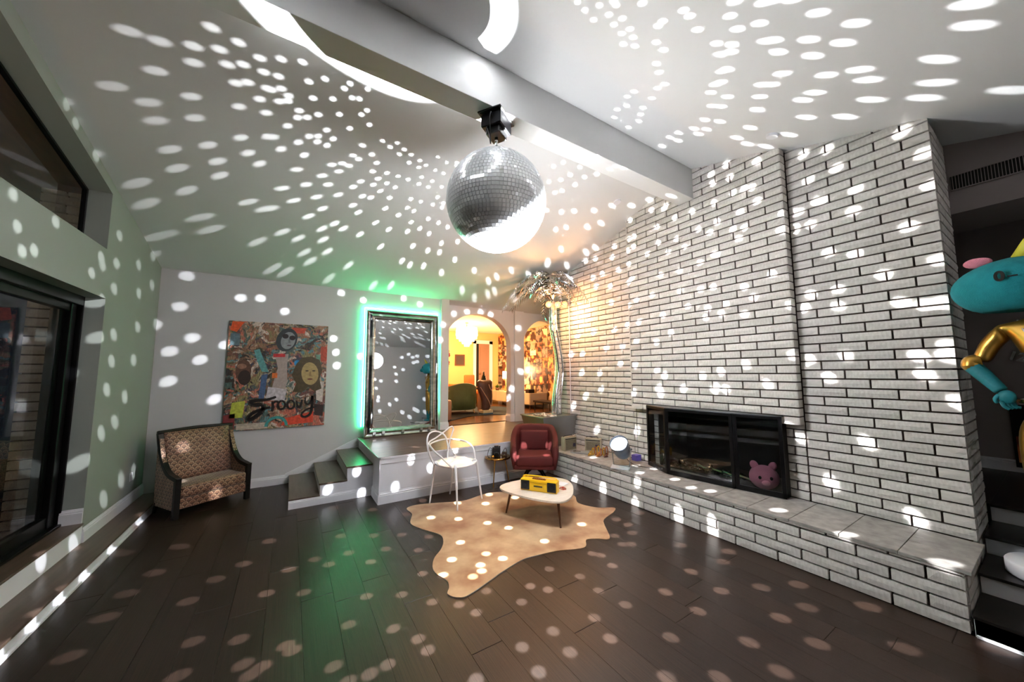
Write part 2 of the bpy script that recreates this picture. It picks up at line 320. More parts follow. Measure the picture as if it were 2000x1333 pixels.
def lathe(bm, prof, c=(0, 0, 0), seg=24, M=None, mi=0):
    rings = []
    for r, z in prof:
        rings.append([bm.verts.new((max(r, 1e-4)*math.cos(2*PI*k/seg), max(r, 1e-4)*math.sin(2*PI*k/seg), z)) for k in range(seg)])
    fs = []
    for i in range(len(prof)-1):
        for k in range(seg):
            fs.append(bm.faces.new((rings[i][k], rings[i][(k+1) % seg], rings[i+1][(k+1) % seg], rings[i+1][k])))
    fs.append(bm.faces.new(rings[0][::-1])); fs.append(bm.faces.new(rings[-1]))
    for f in fs: f.material_index = mi
    T = Matrix.Translation(c) @ (M if M is not None else Matrix.Identity(4))
    bmesh.ops.transform(bm, matrix=T, verts=[v for r_ in rings for v in r_])
def ball(bm, c, rx, ry=None, rz=None, u=20, v=14, M=None, mi=0):
    ry = ry or rx; rz = rz or rx
    T = Matrix.Translation(c) @ (M if M is not None else Matrix.Identity(4)) @ Matrix.Diagonal((rx, ry, rz, 1))
    r = bmesh.ops.create_uvsphere(bm, u_segments=u, v_segments=v, radius=1, matrix=T)
    for f in {f for x in r['verts'] for f in x.link_faces}: f.material_index = mi
def tag(o, label=None, cat=None, group=None, kind=None):
    if label: o['label'] = label
    if cat: o['category'] = cat
    if group: o['group'] = group
    if kind: o['kind'] = kind
    return o
def thing(name, label, cat, loc=(0, 0, 0), rz=0.0, group=None):
    o = bpy.data.objects.new(name, None); C.objects.link(o); o.location = loc; o.rotation_euler = (0, 0, rz)
    o.empty_display_size = .05
    return tag(o, label, cat, group)
def S(o, label=None):
    o['kind'] = 'structure'
    if label: o['label'] = label
    return o
def copy_mesh(o, name=None, parent=None):
    c = o.copy(); C.objects.link(c)
    if name: c.name = name
    if parent: c.parent = parent
    return c

# ---------------------------------------------------------------- room shell
RY, RZ = 2.28, 3.94            # ridge
def zback(x, y):               # ceiling behind the ridge beam
    zl = 2.835+(5.95-y)*.262; zr = 2.86+(5.95-y)*.296
    t = (x+1.42)/(5.6+1.42); return zl*(1-t)+zr*t
def zfront(y): return RZ-.268*(RY-y)
FX0, FX1 = -1.22, 3.40
# floor: planks run towards the back wall
fl = S(link('floor', boxm(-1.3, 7.6, -2.6, 6.2, -.08, -.013), M_under), 'dark brown wood plank floor of the lower room')
pk = bmesh.new()
vs = box(pk, 0, 1, 0, 1, -.012, 0)
bmesh.ops.bevel(pk, geom=[e for e in pk.edges if e.verts[0].co.z > -.001 and e.verts[1].co.z > -.001], offset=.002, segments=1, affect='EDGES')
plank0 = link('plank', pk, M_wood, fl, uv=False)
pw = .1925; first = True; x = FX0
while x < FX1-.01:
    w = min(pw, FX1-x); y = -2.6+random.uniform(-.9, 0); 
    while y < 5.93:
        L = random.choice((1.2, 1.5, 1.8)); y1 = min(y+L, 5.93); ys = max(y, -2.6)
        if y1-ys > .12:
            p = plank0 if first else copy_mesh(plank0); first = False
            p.location = (x+.0007, ys+.0007, 0); p.scale = (w-.0014, y1-ys-.0014, 1)
        y += L
    x += pw
# left: one low step along the window wall
ls = S(link('trim_1', boxm(-1.45, -1.235, -2.6, 5.93, 0, .096), M_trim), 'white riser step along the window wall')
link('tread', boxm(-1.45, -1.205, -2.6, 5.93, .096, .114, .004), M_tread, ls)
link('toe_moulding', boxm(-1.235, -1.215, -2.6, 5.93, 0, .018, .004), M_trim, ls)
# wall_left with sliding door opening and sloped clerestory opening
WL = -1.42
wl = bmesh.new()
box(wl, WL-.18, WL, 4.51, 6.1, -.05, 2.62)                     # pier right of the door
box(wl, WL-.18, WL, -2.6, 4.51, 2.19, 2.62)                    # header / fascia between the openings
box(wl, WL-.18, WL, 4.44, 6.1, 2.62, 3.9)
zt = lambda y: 3.13+(4.44-y)*.236
pts = [(4.44, zt(4.44)), (-2.6, zt(-2.6)), (-2.6, 5.3), (4.44, 5.3)]
a = [wl.verts.new((WL, p[0], p[1])) for p in pts]; b_ = [wl.verts.new((WL-.18, p[0], p[1])) for p in pts]
wl.faces.new(a); wl.faces.new(b_[::-1])
for i in range(4): wl.faces.new((a[i], a[(i+1) % 4], b_[(i+1) % 4], b_[i]))
box(wl, WL-.18, WL, -2.75, -2.6, -.05, 5)
S(link('wall_left', wl, M_sage), 'sage grey wall with the glass door and sloped window')
sill = bmesh.new(); box(sill, WL-.30, WL+.003, -2.6, 4.51, 0.0, .262)
so = S(link('trim_2', sill, M_trim), 'white riser under the sliding door'); 
link('sill_board', boxm(WL-.3, WL+.012, -2.6, 4.505, .262, .279, .003), M_tread, so)
def baseboard(bm, p0, p1, z=0.0, h=.13, t=.016, nrm=None):
    p0 = Vector(p0); p1 = Vector(p1); d = (p1-p0).normalized(); n = Vector(nrm)
    prof = [(0, 0), (t, 0), (t, h*.72), (t*.6, h*.76), (t*.75, h*.84), (t*.35, h*.92), (t*.3, h), (0, h)]
    A = [bm.verts.new((p0.x+n.x*u, p0.y+n.y*u, z+v)) for u, v in prof]; B = [bm.verts.new((p1.x+n.x*u, p1.y+n.y*u, z+v)) for u, v in prof]
    k = len(prof)
    for i in range(k): bm.faces.new((A[i], A[(i+1) % k], B[(i+1) % k], B[i]))
    bm.faces.new(A[::-1]); bm.faces.new(B)
bb = bmesh.new(); baseboard(bb, (WL, 4.515), (WL, 5.93), .114, .12, nrm=(1, 0))
baseboard(bb, (WL-.13, 4.51), (WL, 4.51), .279, .12, nrm=(0, -1))
S(link('baseboard_left', bb, M_trim))
tag(link('light_switch', boxm(WL, WL+.008, 5.50, 5.56, .36, .45, .003), M_trim), 'small white socket plate low on the sage wall', 'switch plate')
# sliding door
FXD = -1.54
door = S(link('door_1', boxm(FXD-.12, FXD-.07, 4.33, 4.56, .279, 2.19), M_black), 'black framed sliding glass door, night outside')
for nm, a in (('jamb', (FXD-.09, FXD, 4.50, 4.56, .279, 2.19)), ('stile', (FXD-.07, FXD-.03, 4.40, 4.48, .30, 2.16)), ('stile', (FXD-.11, FXD-.075, 4.33, 4.385, .30, 2.16)),
              ('head_rail', (FXD-.12, FXD, -2.6, 4.5, 2.11, 2.19)), ('head_rail', (FXD-.09, FXD-.04, -2.6, 4.45, 2.05, 2.115)), ('track', (FXD-.12, FXD+.01, -2.6, 4.5, .279, .30)),
              ('bottom_rail', (FXD-.10, FXD-.04, -2.6, 4.45, .30, .39)), ('stile', (FXD-.09, FXD-.04, 1.75, 1.85, .30, 2.16)), ('stile', (FXD-.09, FXD-.04, -.9, -.8, .30, 2.16))):
    link(nm, boxm(*a, .006), M_black, door)
link('glass_pane', boxm(FXD-.072, FXD-.066, -2.6, 4.34, .38, 2.06), M_glass, door)
# clerestory window
FXW = -1.565
wn = bmesh.new()
def slope_bar(bm, x0, x1, y0, y1, f0, f1):
    v = [(x0, y0, f0(y0)), (x0, y1, f0(y1)), (x0, y1, f1(y1)), (x0, y0, f1(y0)), (x1, y0, f0(y0)), (x1, y1, f0(y1)), (x1, y1, f1(y1)), (x1, y0, f1(y0))]
    v = [bm.verts.new(p) for p in v]
    for q in ((0, 1, 2, 3), (7, 6, 5, 4), (0, 4, 5, 1), (1, 5, 6, 2), (2, 6, 7, 3), (3, 7, 4, 0)): bm.faces.new([v[i] for i in q])
slope_bar(wn, FXW-.03, FXW, -2.6, 4.44, lambda y: zt(y)-.02, lambda y: zt(y)+.002)
box(wn, FXW-.03, FXW, 4.415, 4.44, 2.62, 3.13); box(wn, FXW-.03, FXW, -2.6, 4.44, 2.615, 2.635)
wo = S(link('window_1', wn, M_black), 'sloped clerestory window above the glass door')
gp = bmesh.new(); slope_bar(gp, FXW-.02, FXW-.015, -2.6, 4.42, lambda y: 2.63, lambda y: zt(y)-.01)
link('glass_pane', gp, M_glass, wo)
# outside: brown eave and a white brick pier by the door
ev = bmesh.new(); slope_bar(ev, -3.6, -1.603, -2.6, 7, lambda y: zt(y)+.05, lambda y: zt(y)+.12)
tag(link('roof_eave', ev, mat('stained_eave_boards', (120, 72, 32), .6, rgb2=(90, 52, 24), scale=3, stretch=(8, .5, 8))), 'brown stained timber eave outside the upper window', 'eave')
pw_ = S(link('wall_outside', boxm(-1.90, -1.61, 4.665, 4.85, .2, 3.3), mat('pier_mortar', (70, 62, 56), .95)), 'white brick pier outside beside the glass door')
lay_items = []
z_ = .2
while z_ < 3.2:
    for k_ in range(2):
        a_ = -1.90-.15*(round((z_-.2)/.0785) % 2)+.303*k_; e_ = min(a_+.29, -1.612); a_ = max(a_, -1.90)
        if e_-a_ > .04: lay_items.append((a_, e_, z_))
    z_ += .0785
def outside_bricks():
    for a_, e_, z_ in lay_items:
        o = bpy.data.objects.new('brick', BM[0]); C.objects.link(o); o.location = (a_, 4.62, z_); o.scale = (e_-a_, 1, 1); o.parent = pw_
lamp('eave_fill_light', 'POINT', (-2.5, 2.6, 2.3), 9, (1.0, .62, .30), .1)  # added lamp without a fitting, brightens the eave behind the upper window
ground = S(link('floor', boxm(-8, -1.73, -6, 9, .1, .2), mat('patio', (60, 56, 52), .9)), 'patio outside the glass door')
# back wall (left of the pilaster)
BY = 5.93
S(link('wall_back', boxm(-1.75, 2.25, BY, BY+.2, -.05, 3.3), M_wall), 'grey white back wall with the painting')
bb = bmesh.new(); baseboard(bb, (-1.20, BY), (.03, BY), 0, .12, nrm=(0, -1)); S(link('baseboard_back', bb, M_trim))
# ceilings
cb = bmesh.new()
yb = RY
top = [(WL-.4, yb), (5.7, yb), (5.7, 6.45), (WL-.4, 6.45)]
lo = [cb.verts.new((p[0], p[1], zback(p[0], p[1]))) for p in top]; hi = [cb.verts.new((p[0], p[1], zback(p[0], p[1])+.1)) for p in top]
cb.faces.new(lo); cb.faces.new(hi[::-1])
for i in range(4): cb.faces.new((lo[i], hi[i], hi[(i+1) % 4], lo[(i+1) % 4]))
S(link('ceiling', cb, M_ceil), 'vaulted ceiling slope behind the ridge beam')
cf = bmesh.new()
top = [(WL-.4, -2.75), (7.6, -2.75), (7.6, RY), (WL-.4, RY)]
lo = [cf.verts.new((p[0], p[1], zfront(p[1]))) for p in top]; hi = [cf.verts.new((p[0], p[1], zfront(p[1])+.1)) for p in top]
cf.faces.new(lo[::-1]); cf.faces.new(hi)
for i in range(4): cf.faces.new((lo[i], lo[(i+1) % 4], hi[(i+1) % 4], hi[i]))
S(link('ceiling', cf, M_ceil), 'vaulted ceiling slope in front of the ridge beam')
S(link('trim_3', boxm(WL-.3, 3.97, 2.182, 2.378, 3.55, 4.05, .004), M_ceil), 'white boxed ridge beam across the ceiling')
S(link('wall_front', boxm(-1.7, 7.6, -1.45, -1.30, -.1, 4.2), M_wall), 'wall behind the camera')

# ---------------------------------------------------------------- brick wall, breast, hearth
def brick_mesh(L, h=.070, d=.05, seed=0, nx=6, nz=2):
    """front face at local y=0 looking to -y, brick from x 0..L, z 0..h, body to +y"""
    rn = random.Random(seed); bm = bmesh.new(); g = []
    for j in range(nz+1):
        row = []
        for i in range(nx+1):
            e = (i in (0, nx)) + (j in (0, nz))
            dy = .004 if e else rn.uniform(-.005, .002)
            row.append(bm.verts.new((L*i/nx, dy, h*j/nz)))
        g.append(row)
    for j in range(nz):
        for i in range(nx): bm.faces.new((g[j][i], g[j][i+1], g[j+1][i+1], g[j+1][i]))
    bk = [bm.verts.new(p) for p in ((0, d, 0), (L, d, 0), (L, d, h), (0, d, h))]
    bm.faces.new([bk[0], bk[1]]+g[0][::-1]); bm.faces.new([bk[2], bk[3]]+g[-1])
    bm.faces.new([bk[3], bk[0]]+[g[j][0] for j in range(nz+1)]); bm.faces.new([bk[1], bk[2]]+[g[j][nx] for j in range(nz, -1, -1)])
    bm.faces.new(bk[::-1])
    me = bpy.data.meshes.new('brick'); bmesh.ops.recalc_face_normals(bm, faces=bm.faces); bm.to_mesh(me); bm.free(); me.materials.append(M_brick)
    return me
BM = [brick_mesh(1.0, .065, .05, s) for s in range(6)]         # unit length, scaled along x
BM2 = [brick_mesh(1.0, .065, .05, 20+s, 3, 2) for s in range(3)]
outside_bricks()
CAMP = Vector((0, 0, 1.52))
def lay(parent, items, limit, stuff_name):
    """items: (location, rotz, length, height_scale, deep)"""
    def size(it):
        p = Vector(it[0]); return it[2]/(p-CAMP).length
    items = sorted(items, key=size, reverse=True)
    for k, (loc, rz, L, hs, dp) in enumerate(items[:limit]):
        o = bpy.data.objects.new('brick', random.choice(BM if L > .14 else BM2)); C.objects.link(o)
        o.location = loc; o.rotation_euler = (0, 0, rz); o.scale = (L, dp, hs); o.parent = parent
    rest = items[limit:]
    if rest:
        bm = bmesh.new()
        for loc, rz, L, hs, dp in rest:
            me = random.choice(BM2 if L < .14 else BM)
            n0 = len(bm.verts); bm.from_mesh(me); bm.verts.ensure_lookup_table()
            bmesh.ops.transform(bm, matrix=Matrix.Translation(loc) @ Matrix.Rotation(rz, 4, 'Z') @ Matrix.Diagonal((L, dp, hs, 1)), verts=bm.verts[n0:])
        o = link(stuff_name, bm, M_brick, parent, uv=False); o['kind'] = 'stuff'
PIT, JT, BL = .0785, .0135, .303
def courses(out, X, ya, yb_, z0, ztop, rz=-PI/2, phase=0.0, quoin=None, skip=None):
    """bricks on a face looking to -X between y=ya (near) and yb_ (far)"""
    z = z0; k = 0
    while z < max(ztop(ya), ztop(yb_), ztop(min(max(RY, ya), yb_))):
        y = ya-((k % 2)*.5+phase) % 1*BL
        while y < yb_-.01:
            a = max(y, ya); b = min(y+BL, yb_)
            if b-a > .03 and z < max(ztop(a), ztop(b)) and not (skip and skip(a, b, z)):
                out.append(((X, b-JT/2, z+JT/2), rz, b-a-JT, 1.0, 1.0))
            y += BL
        z += PIT; k += 1
XW, XB = 4.00, 3.895
WY0, WY1 = .41, 4.86
BY0, BY1 = 1.32, 3.17
ztw = lambda y: (zfront(y) if y < RY else zback(4, y))-.0
HZ = .36
wr = bmesh.new()
# backing: right part, breast, left part; firebox opening between y 1.5 and 2.85, z .36 to 1.09
box(wr, XW+.025, 4.60, WY0+.03, 1.50, 0, 3.75); box(wr, XW+.025, 4.60, 1.50, 2.83, 1.085, 3.99); box(wr, XW+.025, 4.60, 1.5, 2.83, 0, HZ)
box(wr, XW+.025, 4.60, 2.83, WY1-.01, 0, 3.99)
wall_r = S(link('wall_right', wr, M_mortar), 'white split face brick fireplace wall')
items = []
courses(items, XW, WY0, BY0, HZ, ztw, phase=.0)
courses(items, XW, BY0, 1.50, HZ, lambda y: 1.03, phase=.2)
courses(items, XW, 2.83, BY1, HZ, lambda y: 1.03, phase=.2)
courses(items, XW, BY1, WY1, HZ, ztw, phase=.35)
# near side face, looking to -Y
side = []
z = HZ-PIT*2; k = 0
while z < 3.42:
    x0 = XW+.0-(k % 2)*.15
    while x0 < 4.60:
        a = max(x0, XW+.052); b = min(x0+BL, 4.60)
        if b-a > .04: side.append(((a+JT/2, WY0, z+JT/2), 0, b-a-JT, 1, 1))
        x0 += BL
    z += PIT; k += 1
lay(wall_r, items+side, 300, 'brick_field')
bw = bmesh.new(); box(bw, XB+.02, XW+.03, BY0+.01, BY1-.01, 1.04, 4.0)
br = S(link('wall_right', bw, M_mortar), 'projecting brick chimney breast above the firebox')
items = []
courses(items, XB, BY0, BY1, 1.035, ztw, phase=.5)
# returns of the breast: short bricks looking to -Y and +Y
z = 1.035
while z < 3.64:
    items.append(((XB+.008, BY0-.002, z+JT/2), 0, XW-XB-.012, 1, .7)); z += PIT
lay(br, items, 300, 'brick_field')
# hearth
hb = bmesh.new(); box(hb, 3.42, XW+.03, WY0+.02, 4.97, 0, .335)
hearth = tag(link('hearth', hb, M_mortar), 'long raised white brick hearth with stone slab top', 'hearth'); hearth['kind'] = 'structure'
items = []
z = 0; 
for k in range(5):
    hh = PIT if k < 4 else .035
    y = WY0-((k % 2)*.5)*BL*1.05
    while y < 4.96:
        a = max(y, WY0); b = min(y+BL*1.05, 4.97)
        if b-a > .03: items.append(((3.392, b-JT/2, z+JT/2), -PI/2, b-a-JT, (hh-JT)/.065, .7))
        y += BL*1.05
    z += hh
for k in range(5):
    hh = PIT if k < 4 else .035
    x0 = 3.40-(k % 2)*.15
    while x0 < XW:
        a = max(x0, 3.436); b = min(x0+BL, XW)
        if b-a > .03: items.append(((a+JT/2, WY0-.002, k*PIT+JT/2), 0, b-a-JT, (hh-JT)/.065, .7))
        x0 += BL
lay(hearth, items, 300, 'brick_field')
js = [.385, .68, .97, 1.27, 1.57, 1.86, 2.15, 2.44, 2.75, 3.05, 3.35, 3.65, 3.95, 4.25, 4.38]
for i in range(len(js)-1):
    if i == 0:
        link('stone_slab', boxm(3.385, 3.66, js[0]+.002, js[1]-.002, .338, .360, .003), M_cap, hearth)
        link('stone_slab', boxm(3.664, 4.0, js[0]+.002, js[1]-.002, .338, .360, .003), M_cap, hearth)
    else:
        link('stone_slab', boxm(3.385, 4.0, js[i]+.002, js[i+1]-.002, .338, .3605, .003), M_cap, hearth)
link('stone_slab', boxm(3.385, 4.0, 4.382, 4.96, .338, .3605, .003), M_cap, hearth)

# firebox with bi-fold glass doors
fb = thing('fireplace', 'black fireplace insert with folding glass doors', 'fireplace', (3.95, 2.15, .36))
def fpart(nm, bm, m, lab=None, smooth=False):
    o = link(nm, bm, m, None, smooth); o.parent = fb; o.matrix_parent_inverse = fb.matrix_world.inverted() if False else Matrix.Translation((-3.95, -2.15, -.36))
    if lab: o['label'] = lab
    return o
b = bmesh.new()
box(b, 3.98, 4.58, 1.505, 2.825, .362, .37); box(b, 3.98, 4.58, 1.505, 2.825, 1.075, 1.083)
box(b, 4.57, 4.585, 1.505, 2.825, .36, 1.083); box(b, 3.98, 4.58, 1.503, 1.515, .36, 1.083); box(b, 3.98, 4.58, 2.815, 2.827, .36, 1.083)
fpart('firebox', b, M_dark)
P = [(3.862, 2.90), (3.70, 2.53), (3.80, 1.85), (3.875, 1.45)]
def panel(p, q, z0=.366, z1=1.105, fr=.032, th=.02):
    """glass door panel between plan points p and q"""
    p = Vector((*p, 0)); q = Vector((*q, 0)); L = (q-p).length; d = (q-p).normalized(); ang = math.atan2(d.y, d.x)
    M = Matrix.Translation(p) @ Matrix.Rotation(ang, 4, 'Z'); b = bmesh.new()
    box(b, 0, L, -th/2, th/2, z0, z0+fr*1.5, .003); box(b, 0, L, -th/2, th/2, z1-fr, z1, .003)
    box(b, 0, fr, -th/2, th/2, z0, z1, .003); box(b, L-fr, L, -th/2, th/2, z0, z1, .003)
    bmesh.ops.transform(b, matrix=M, verts=b.verts[:])
    o = fpart('door_panel', b, M_black)
    g = bmesh.new(); box(g, fr, L-fr, -.002, .002, z0+fr*1.5, z1-fr); bmesh.ops.transform(g, matrix=M, verts=g.verts[:])
    go = link('glass_pane', g, M_glass); go.parent = o
panel(P[0], P[1]); panel(P[1], P[2]); panel((P[2][0]+.004, P[2][1]-.003), P[3])
b = bmesh.new(); prism(b, [(3.99, 2.93), (3.862, 2.905), (3.695, 2.53), (3.795, 1.845), (3.87, 1.445), (3.99, 1.445)], 1.105, 1.113); fpart('top_frame', b, M_steel, 'thin bright top strip')
b = bmesh.new(); box(b, 3.872, 3.893, 1.47, 2.9, 1.0, 1.104); fpart('surround', b, M_dark)
b = bmesh.new(); box(b, 3.89, 3.995, 1.462, 1.478, .362, 1.04); fpart('side_frame', b, M_black)
b = bmesh.new(); box(b, 3.865, 3.995, 2.895, 2.912, .362, 1.04); fpart('side_frame', b, M_black)
b = bmesh.new()
for k in range(7): tube(b, [(3.98+.02*k, 1.62+.16*k, .42+.01*(k % 2)), (4.04+.02*k, 1.78+.16*k, .43)], .012, 8)
fpart('grate', b, M_steel)
b = bmesh.new(); rn = random.Random(3)
for k in range(70):
    r = rn.uniform(.018, .035); ball(b, (rn.uniform(3.96, 4.2), rn.uniform(1.9, 2.7), .375+r*.6+rn.uniform(0, .03)), r, r*.8, r*.7, 6, 4)
o = fpart('fire_stones', b, mat('dark_fire_glass', (44, 50, 40), .25, spec=.8)); o['kind'] = 'stuff'

# ---------------------------------------------------------------- platform, steps
PZ = .538
plat = bmesh.new()
prism(plat, [(.94, 4.395), (3.39, 4.395), (3.39, 4.975), (4.10, 4.975), (5.45, 4.975), (5.45, 6.3), (.94, 6.3)], 0, PZ-.02)
po = S(link('trim_4', plat, M_trim), 'white fronted raised platform at the back of the room')
tp = bmesh.new(); prism(tp, [(.915, 4.37), (3.385, 4.37), (3.385, 4.98), (5.45, 4.98), (5.45, 6.3), (.915, 6.3)], PZ-.02, PZ, .004)
link('platform_top', tp, M_platf, po)
bb = bmesh.new(); box(bb, .912, 3.38, 4.366, 4.40, PZ-.026, PZ-.002, .004); box(bb, .912, .945, 4.366, 5.93, PZ-.026, PZ-.002, .004)
box(bb, .928, 3.38, 4.38, 4.40, PZ-.085, PZ-.026, .004); link('nosing_trim', bb, M_trim, po)
bb = bmesh.new(); baseboard(bb, (.94, 4.395), (3.385, 4.395), 0, .13, .02, (0, -1)); baseboard(bb, (.94, 4.76), (.94, 4.375), 0, .13, .02, (-1, 0)); link('baseboard', bb, M_trim, po)
box_c = bmesh.new(); box(box_c, .93, .948, 4.38, 4.40, .12, PZ-.08); link('corner_bead', box_c, M_trim, po)
st = S(link('trim_5', boxm(.05, .94, 4.785, 5.93, 0, .10), M_trim), 'three white sided steps with dark treads beside the platform')
stx = [(.045, .345, .108), (.34, .635, .235), (.63, .935, .385)]
for i, (x0, x1, z1) in enumerate(stx):
    link('riser_block', boxm(x0+.012, (stx[i+1][0]+.012 if i < 2 else .9395), 4.787+.0005*i, 5.93, .05, z1-.018), M_trim, st)
    link('tread', boxm(x0, x1+(.01 if i < 2 else 0), 4.775, 5.93, z1-.018, z1, .004), M_tread, st)
bb = bmesh.new(); baseboard(bb, (.045, 4.785), (.94, 4.785), 0, .098, .016, (0, -1)); link('baseboard', bb, M_trim, st)
sk = bmesh.new()   # skirt board along the wall above the steps
for pts in ([(.0, .09), (.94, .50), (.94, .40), (.0, -.0)],):
    v = [(x, BY-.012, z+.04) for x, z in pts]; w_ = [(x, BY, z+.04) for x, z in pts]
    A = [sk.verts.new(p) for p in v]; B = [sk.verts.new(p) for p in w_]
    sk.faces.new(A); sk.faces.new(B[::-1])
    for i in range(4): sk.faces.new((A[i], B[i], B[(i+1) % 4], A[(i+1) % 4]))
link('skirt_board', sk, M_trim, st)

# ---------------------------------------------------------------- arches, den beyond
AY = 6.10; AT = .17
M_archin = mat('arch_paint', (205, 202, 200), .7)
def arch_wall():
    bm = bmesh.new()
    X0, X1, ZT = 2.25, 5.45, 3.2
    ars = [(3.10, .72, 2.05, .63), (4.72, .59, 2.05, .63)]
    # front outline pieces as grid columns
    cols = [X0]
    for cx, a, zs, h in ars:
        cols += [cx-a*math.cos(PI*k/24) for k in range(25)]
    cols.append(X1)
    def low(x, side):
        for cx, a, zs, h in ars:
            if abs(x-cx) < a-1e-6 or (abs(abs(x-cx)-a) < 1e-5 and side*(cx-x) > 0):
                return zs+h*math.sqrt(max(0, 1-((x-cx)/a)**2))
        return PZ
    for i in range(len(cols)-1):
        xa, xb = cols[i], cols[i+1]
        if xb-xa < 1e-6: continue
        za, zb = low(xa, 1), low(xb, -1)
        P0 = [(xa, za), (xb, zb), (xb, ZT), (xa, ZT)]
        for yy, fl_ in ((AY, 0), (AY+AT, 1)):
            v = [bm.verts.new((p[0], yy, p[1])) for p in P0]
            bm.faces.new(v[::-1] if fl_ else v)
        bm.faces.new([bm.verts.new(p) for p in ((xa, AY, za), (xa, AY+AT, za), (xb, AY+AT, zb), (xb, AY, zb))])
    for cx, a, zs, h in ars:
        for sx_ in (-1, 1):
            x = cx+sx_*a
            bm.faces.new([bm.verts.new(p) for p in ((x, AY, PZ), (x, AY+AT, PZ), (x, AY+AT, zs), (x, AY, zs))])
    bmesh.ops.remove_doubles(bm, verts=bm.verts[:], dist=1e-5)
    return bm
wb2 = S(link('wall_back', arch_wall(), M_wall), 'grey wall with two arched openings to the den')
pil = S(link('trim_6', boxm(2.235, 2.385, BY-.03, AY+.01, PZ, 3.1), M_wall), 'pilaster between the mirror and the first arch')
bb = bmesh.new()
baseboard(bb, (2.235, BY-.03), (2.385, BY-.03), PZ, .13, .018, (0, -1)); baseboard(bb, (2.385, BY-.03), (2.385, AY+AT), PZ, .13, .018, (1, 0))
baseboard(bb, (3.80, AY), (4.15, AY), PZ, .15, .022, (0, -1)); baseboard(bb, (3.82, AY-.02), (3.82, AY+AT), PZ, .15, .022, (-1, 0)); baseboard(bb, (4.13, AY-.02), (4.13, AY+AT), PZ, .15, .022, (1, 0))
S(link('baseboard_back', bb, M_trim))
S(link('trim_7', boxm(3.90, 4.13, AY-.04, AY+.01, PZ, 3.0), M_wall), 'square column between the two arches')
# closes the alcove at right
S(link('wall_right', boxm(5.4, 5.6, 4.86, 6.3, 0, 3.2), M_wall)); S(link('wall_right', boxm(4.05, 5.5, 4.87, 4.97, 0, 3.4), M_wall))
# den
DX0, DX1, DY1, DZ = 1.6, 6.08, 10.5, 2.87
M_den = mat('den_cream_paint', (232, 188, 122), .8)
S(link('floor', boxm(DX0-.2, DX1+.2, AY+.1, DY1+.2, PZ-.06, PZ), mat('den_wood_floor', (112, 72, 46), .22, rgb2=(78, 50, 34), scale=5, stretch=(.7, 9, 9))), 'brown wood floor of the den')
S(link('wall_den', boxm(DX0-.2, DX1+.2, DY1, DY1+.15, PZ, DZ+.1), M_den), 'cream far wall of the den')
S(link('wall_den', boxm(DX1, DX1+.15, AY+AT, DY1, PZ, DZ+.1), M_den), 'den side wall papered with photographs')
S(link('wall_den', boxm(DX0-.15, DX0, AY+AT, DY1, PZ, DZ+.1), M_den), 'cream left wall of the den')
S(link('ceiling', boxm(DX0-.2, DX1+.2, AY+AT, DY1+.2, DZ, DZ+.1), mat('den_ceiling', (240, 226, 200), .85)), 'pale ceiling of the den')
# den door
dd = S(link('door_2', boxm(5.20, 5.70, DY1-.02, DY1-.005, PZ, 2.50), mat('taupe_door', (150, 112, 92), .5)), 'taupe door in the far den wall')
b = bmesh.new(); box(b, 5.10, 5.20, DY1-.04, DY1, PZ, 2.60); box(b, 5.70, 5.82, DY1-.04, DY1, PZ, 2.60); box(b, 5.10, 5.82, DY1-.04, DY1, 2.50, 2.62)
link('door_frame', b, M_trim, dd)
link('door_gap', boxm(5.20, 5.30, DY1-.024, DY1-.02, PZ, 2.50), M_dark, dd)
b = bmesh.new(); box(b, 5.36, 5.62, DY1-.03, DY1-.02, 1.65, 2.4, .006); box(b, 5.36, 5.62, DY1-.03, DY1-.02, .7, 1.5, .006); link('door_moulding', b, MATS['taupe_door'], dd)
b = bmesh.new(); ball(b, (5.34, DY1-.05, 1.5), .03); link('knob', b, M_brass, dd, True)
# photo wall: every print is a part of one collage
def photo_mat(i, base, fig, bg):
    m = bpy.data.materials.new('photo_print'); m.use_nodes = True; nt = m.node_tree; bs = nt.nodes['Principled BSDF']; bs.inputs['Roughness'].default_value = .4
    tc = nt.nodes.new('ShaderNodeTexCoord'); oi = nt.nodes.new('ShaderNodeObjectInfo')
    ad = nt.nodes.new('ShaderNodeVectorMath'); ad.operation = 'ADD'; mu = nt.nodes.new('ShaderNodeMath'); mu.operation = 'MULTIPLY'; mu.inputs[1].default_value = 40
    nt.links.new(oi.outputs['Random'], mu.inputs[0]); nt.links.new(tc.outputs['Object'], ad.inputs[0]); nt.links.new(mu.outputs[0], ad.inputs[1])
    n = nt.nodes.new('ShaderNodeTexNoise'); n.inputs['Scale'].default_value = 1.1+.15*i; n.inputs['Detail'].default_value = 2.5
    nt.links.new(ad.outputs[0], n.inputs['Vector'])
    r = nt.nodes.new('ShaderNodeValToRGB'); e = r.color_ramp.elements
    e[0].position = .45; e[0].color = (*lin(fig), 1); e[1].position = .56; e[1].color = (*lin(bg), 1)
    k = e.new(.5); k.color = (*lin(base), 1)
    hs = nt.nodes.new('ShaderNodeHueSaturation'); mr = nt.nodes.new('ShaderNodeMapRange'); mr.inputs['To Min'].default_value = .35; mr.inputs['To Max'].default_value = 1.2
    nt.links.new(oi.outputs['Random'], mr.inputs['Value']); nt.links.new(mr.outputs['Result'], hs.inputs['Value'])
    nt.links.new(n.outputs['Fac'], r.inputs['Fac']); nt.links.new(r.outputs['Color'], hs.inputs['Color']); nt.links.new(hs.outputs['Color'], bs.inputs['Base Color'])
    return m
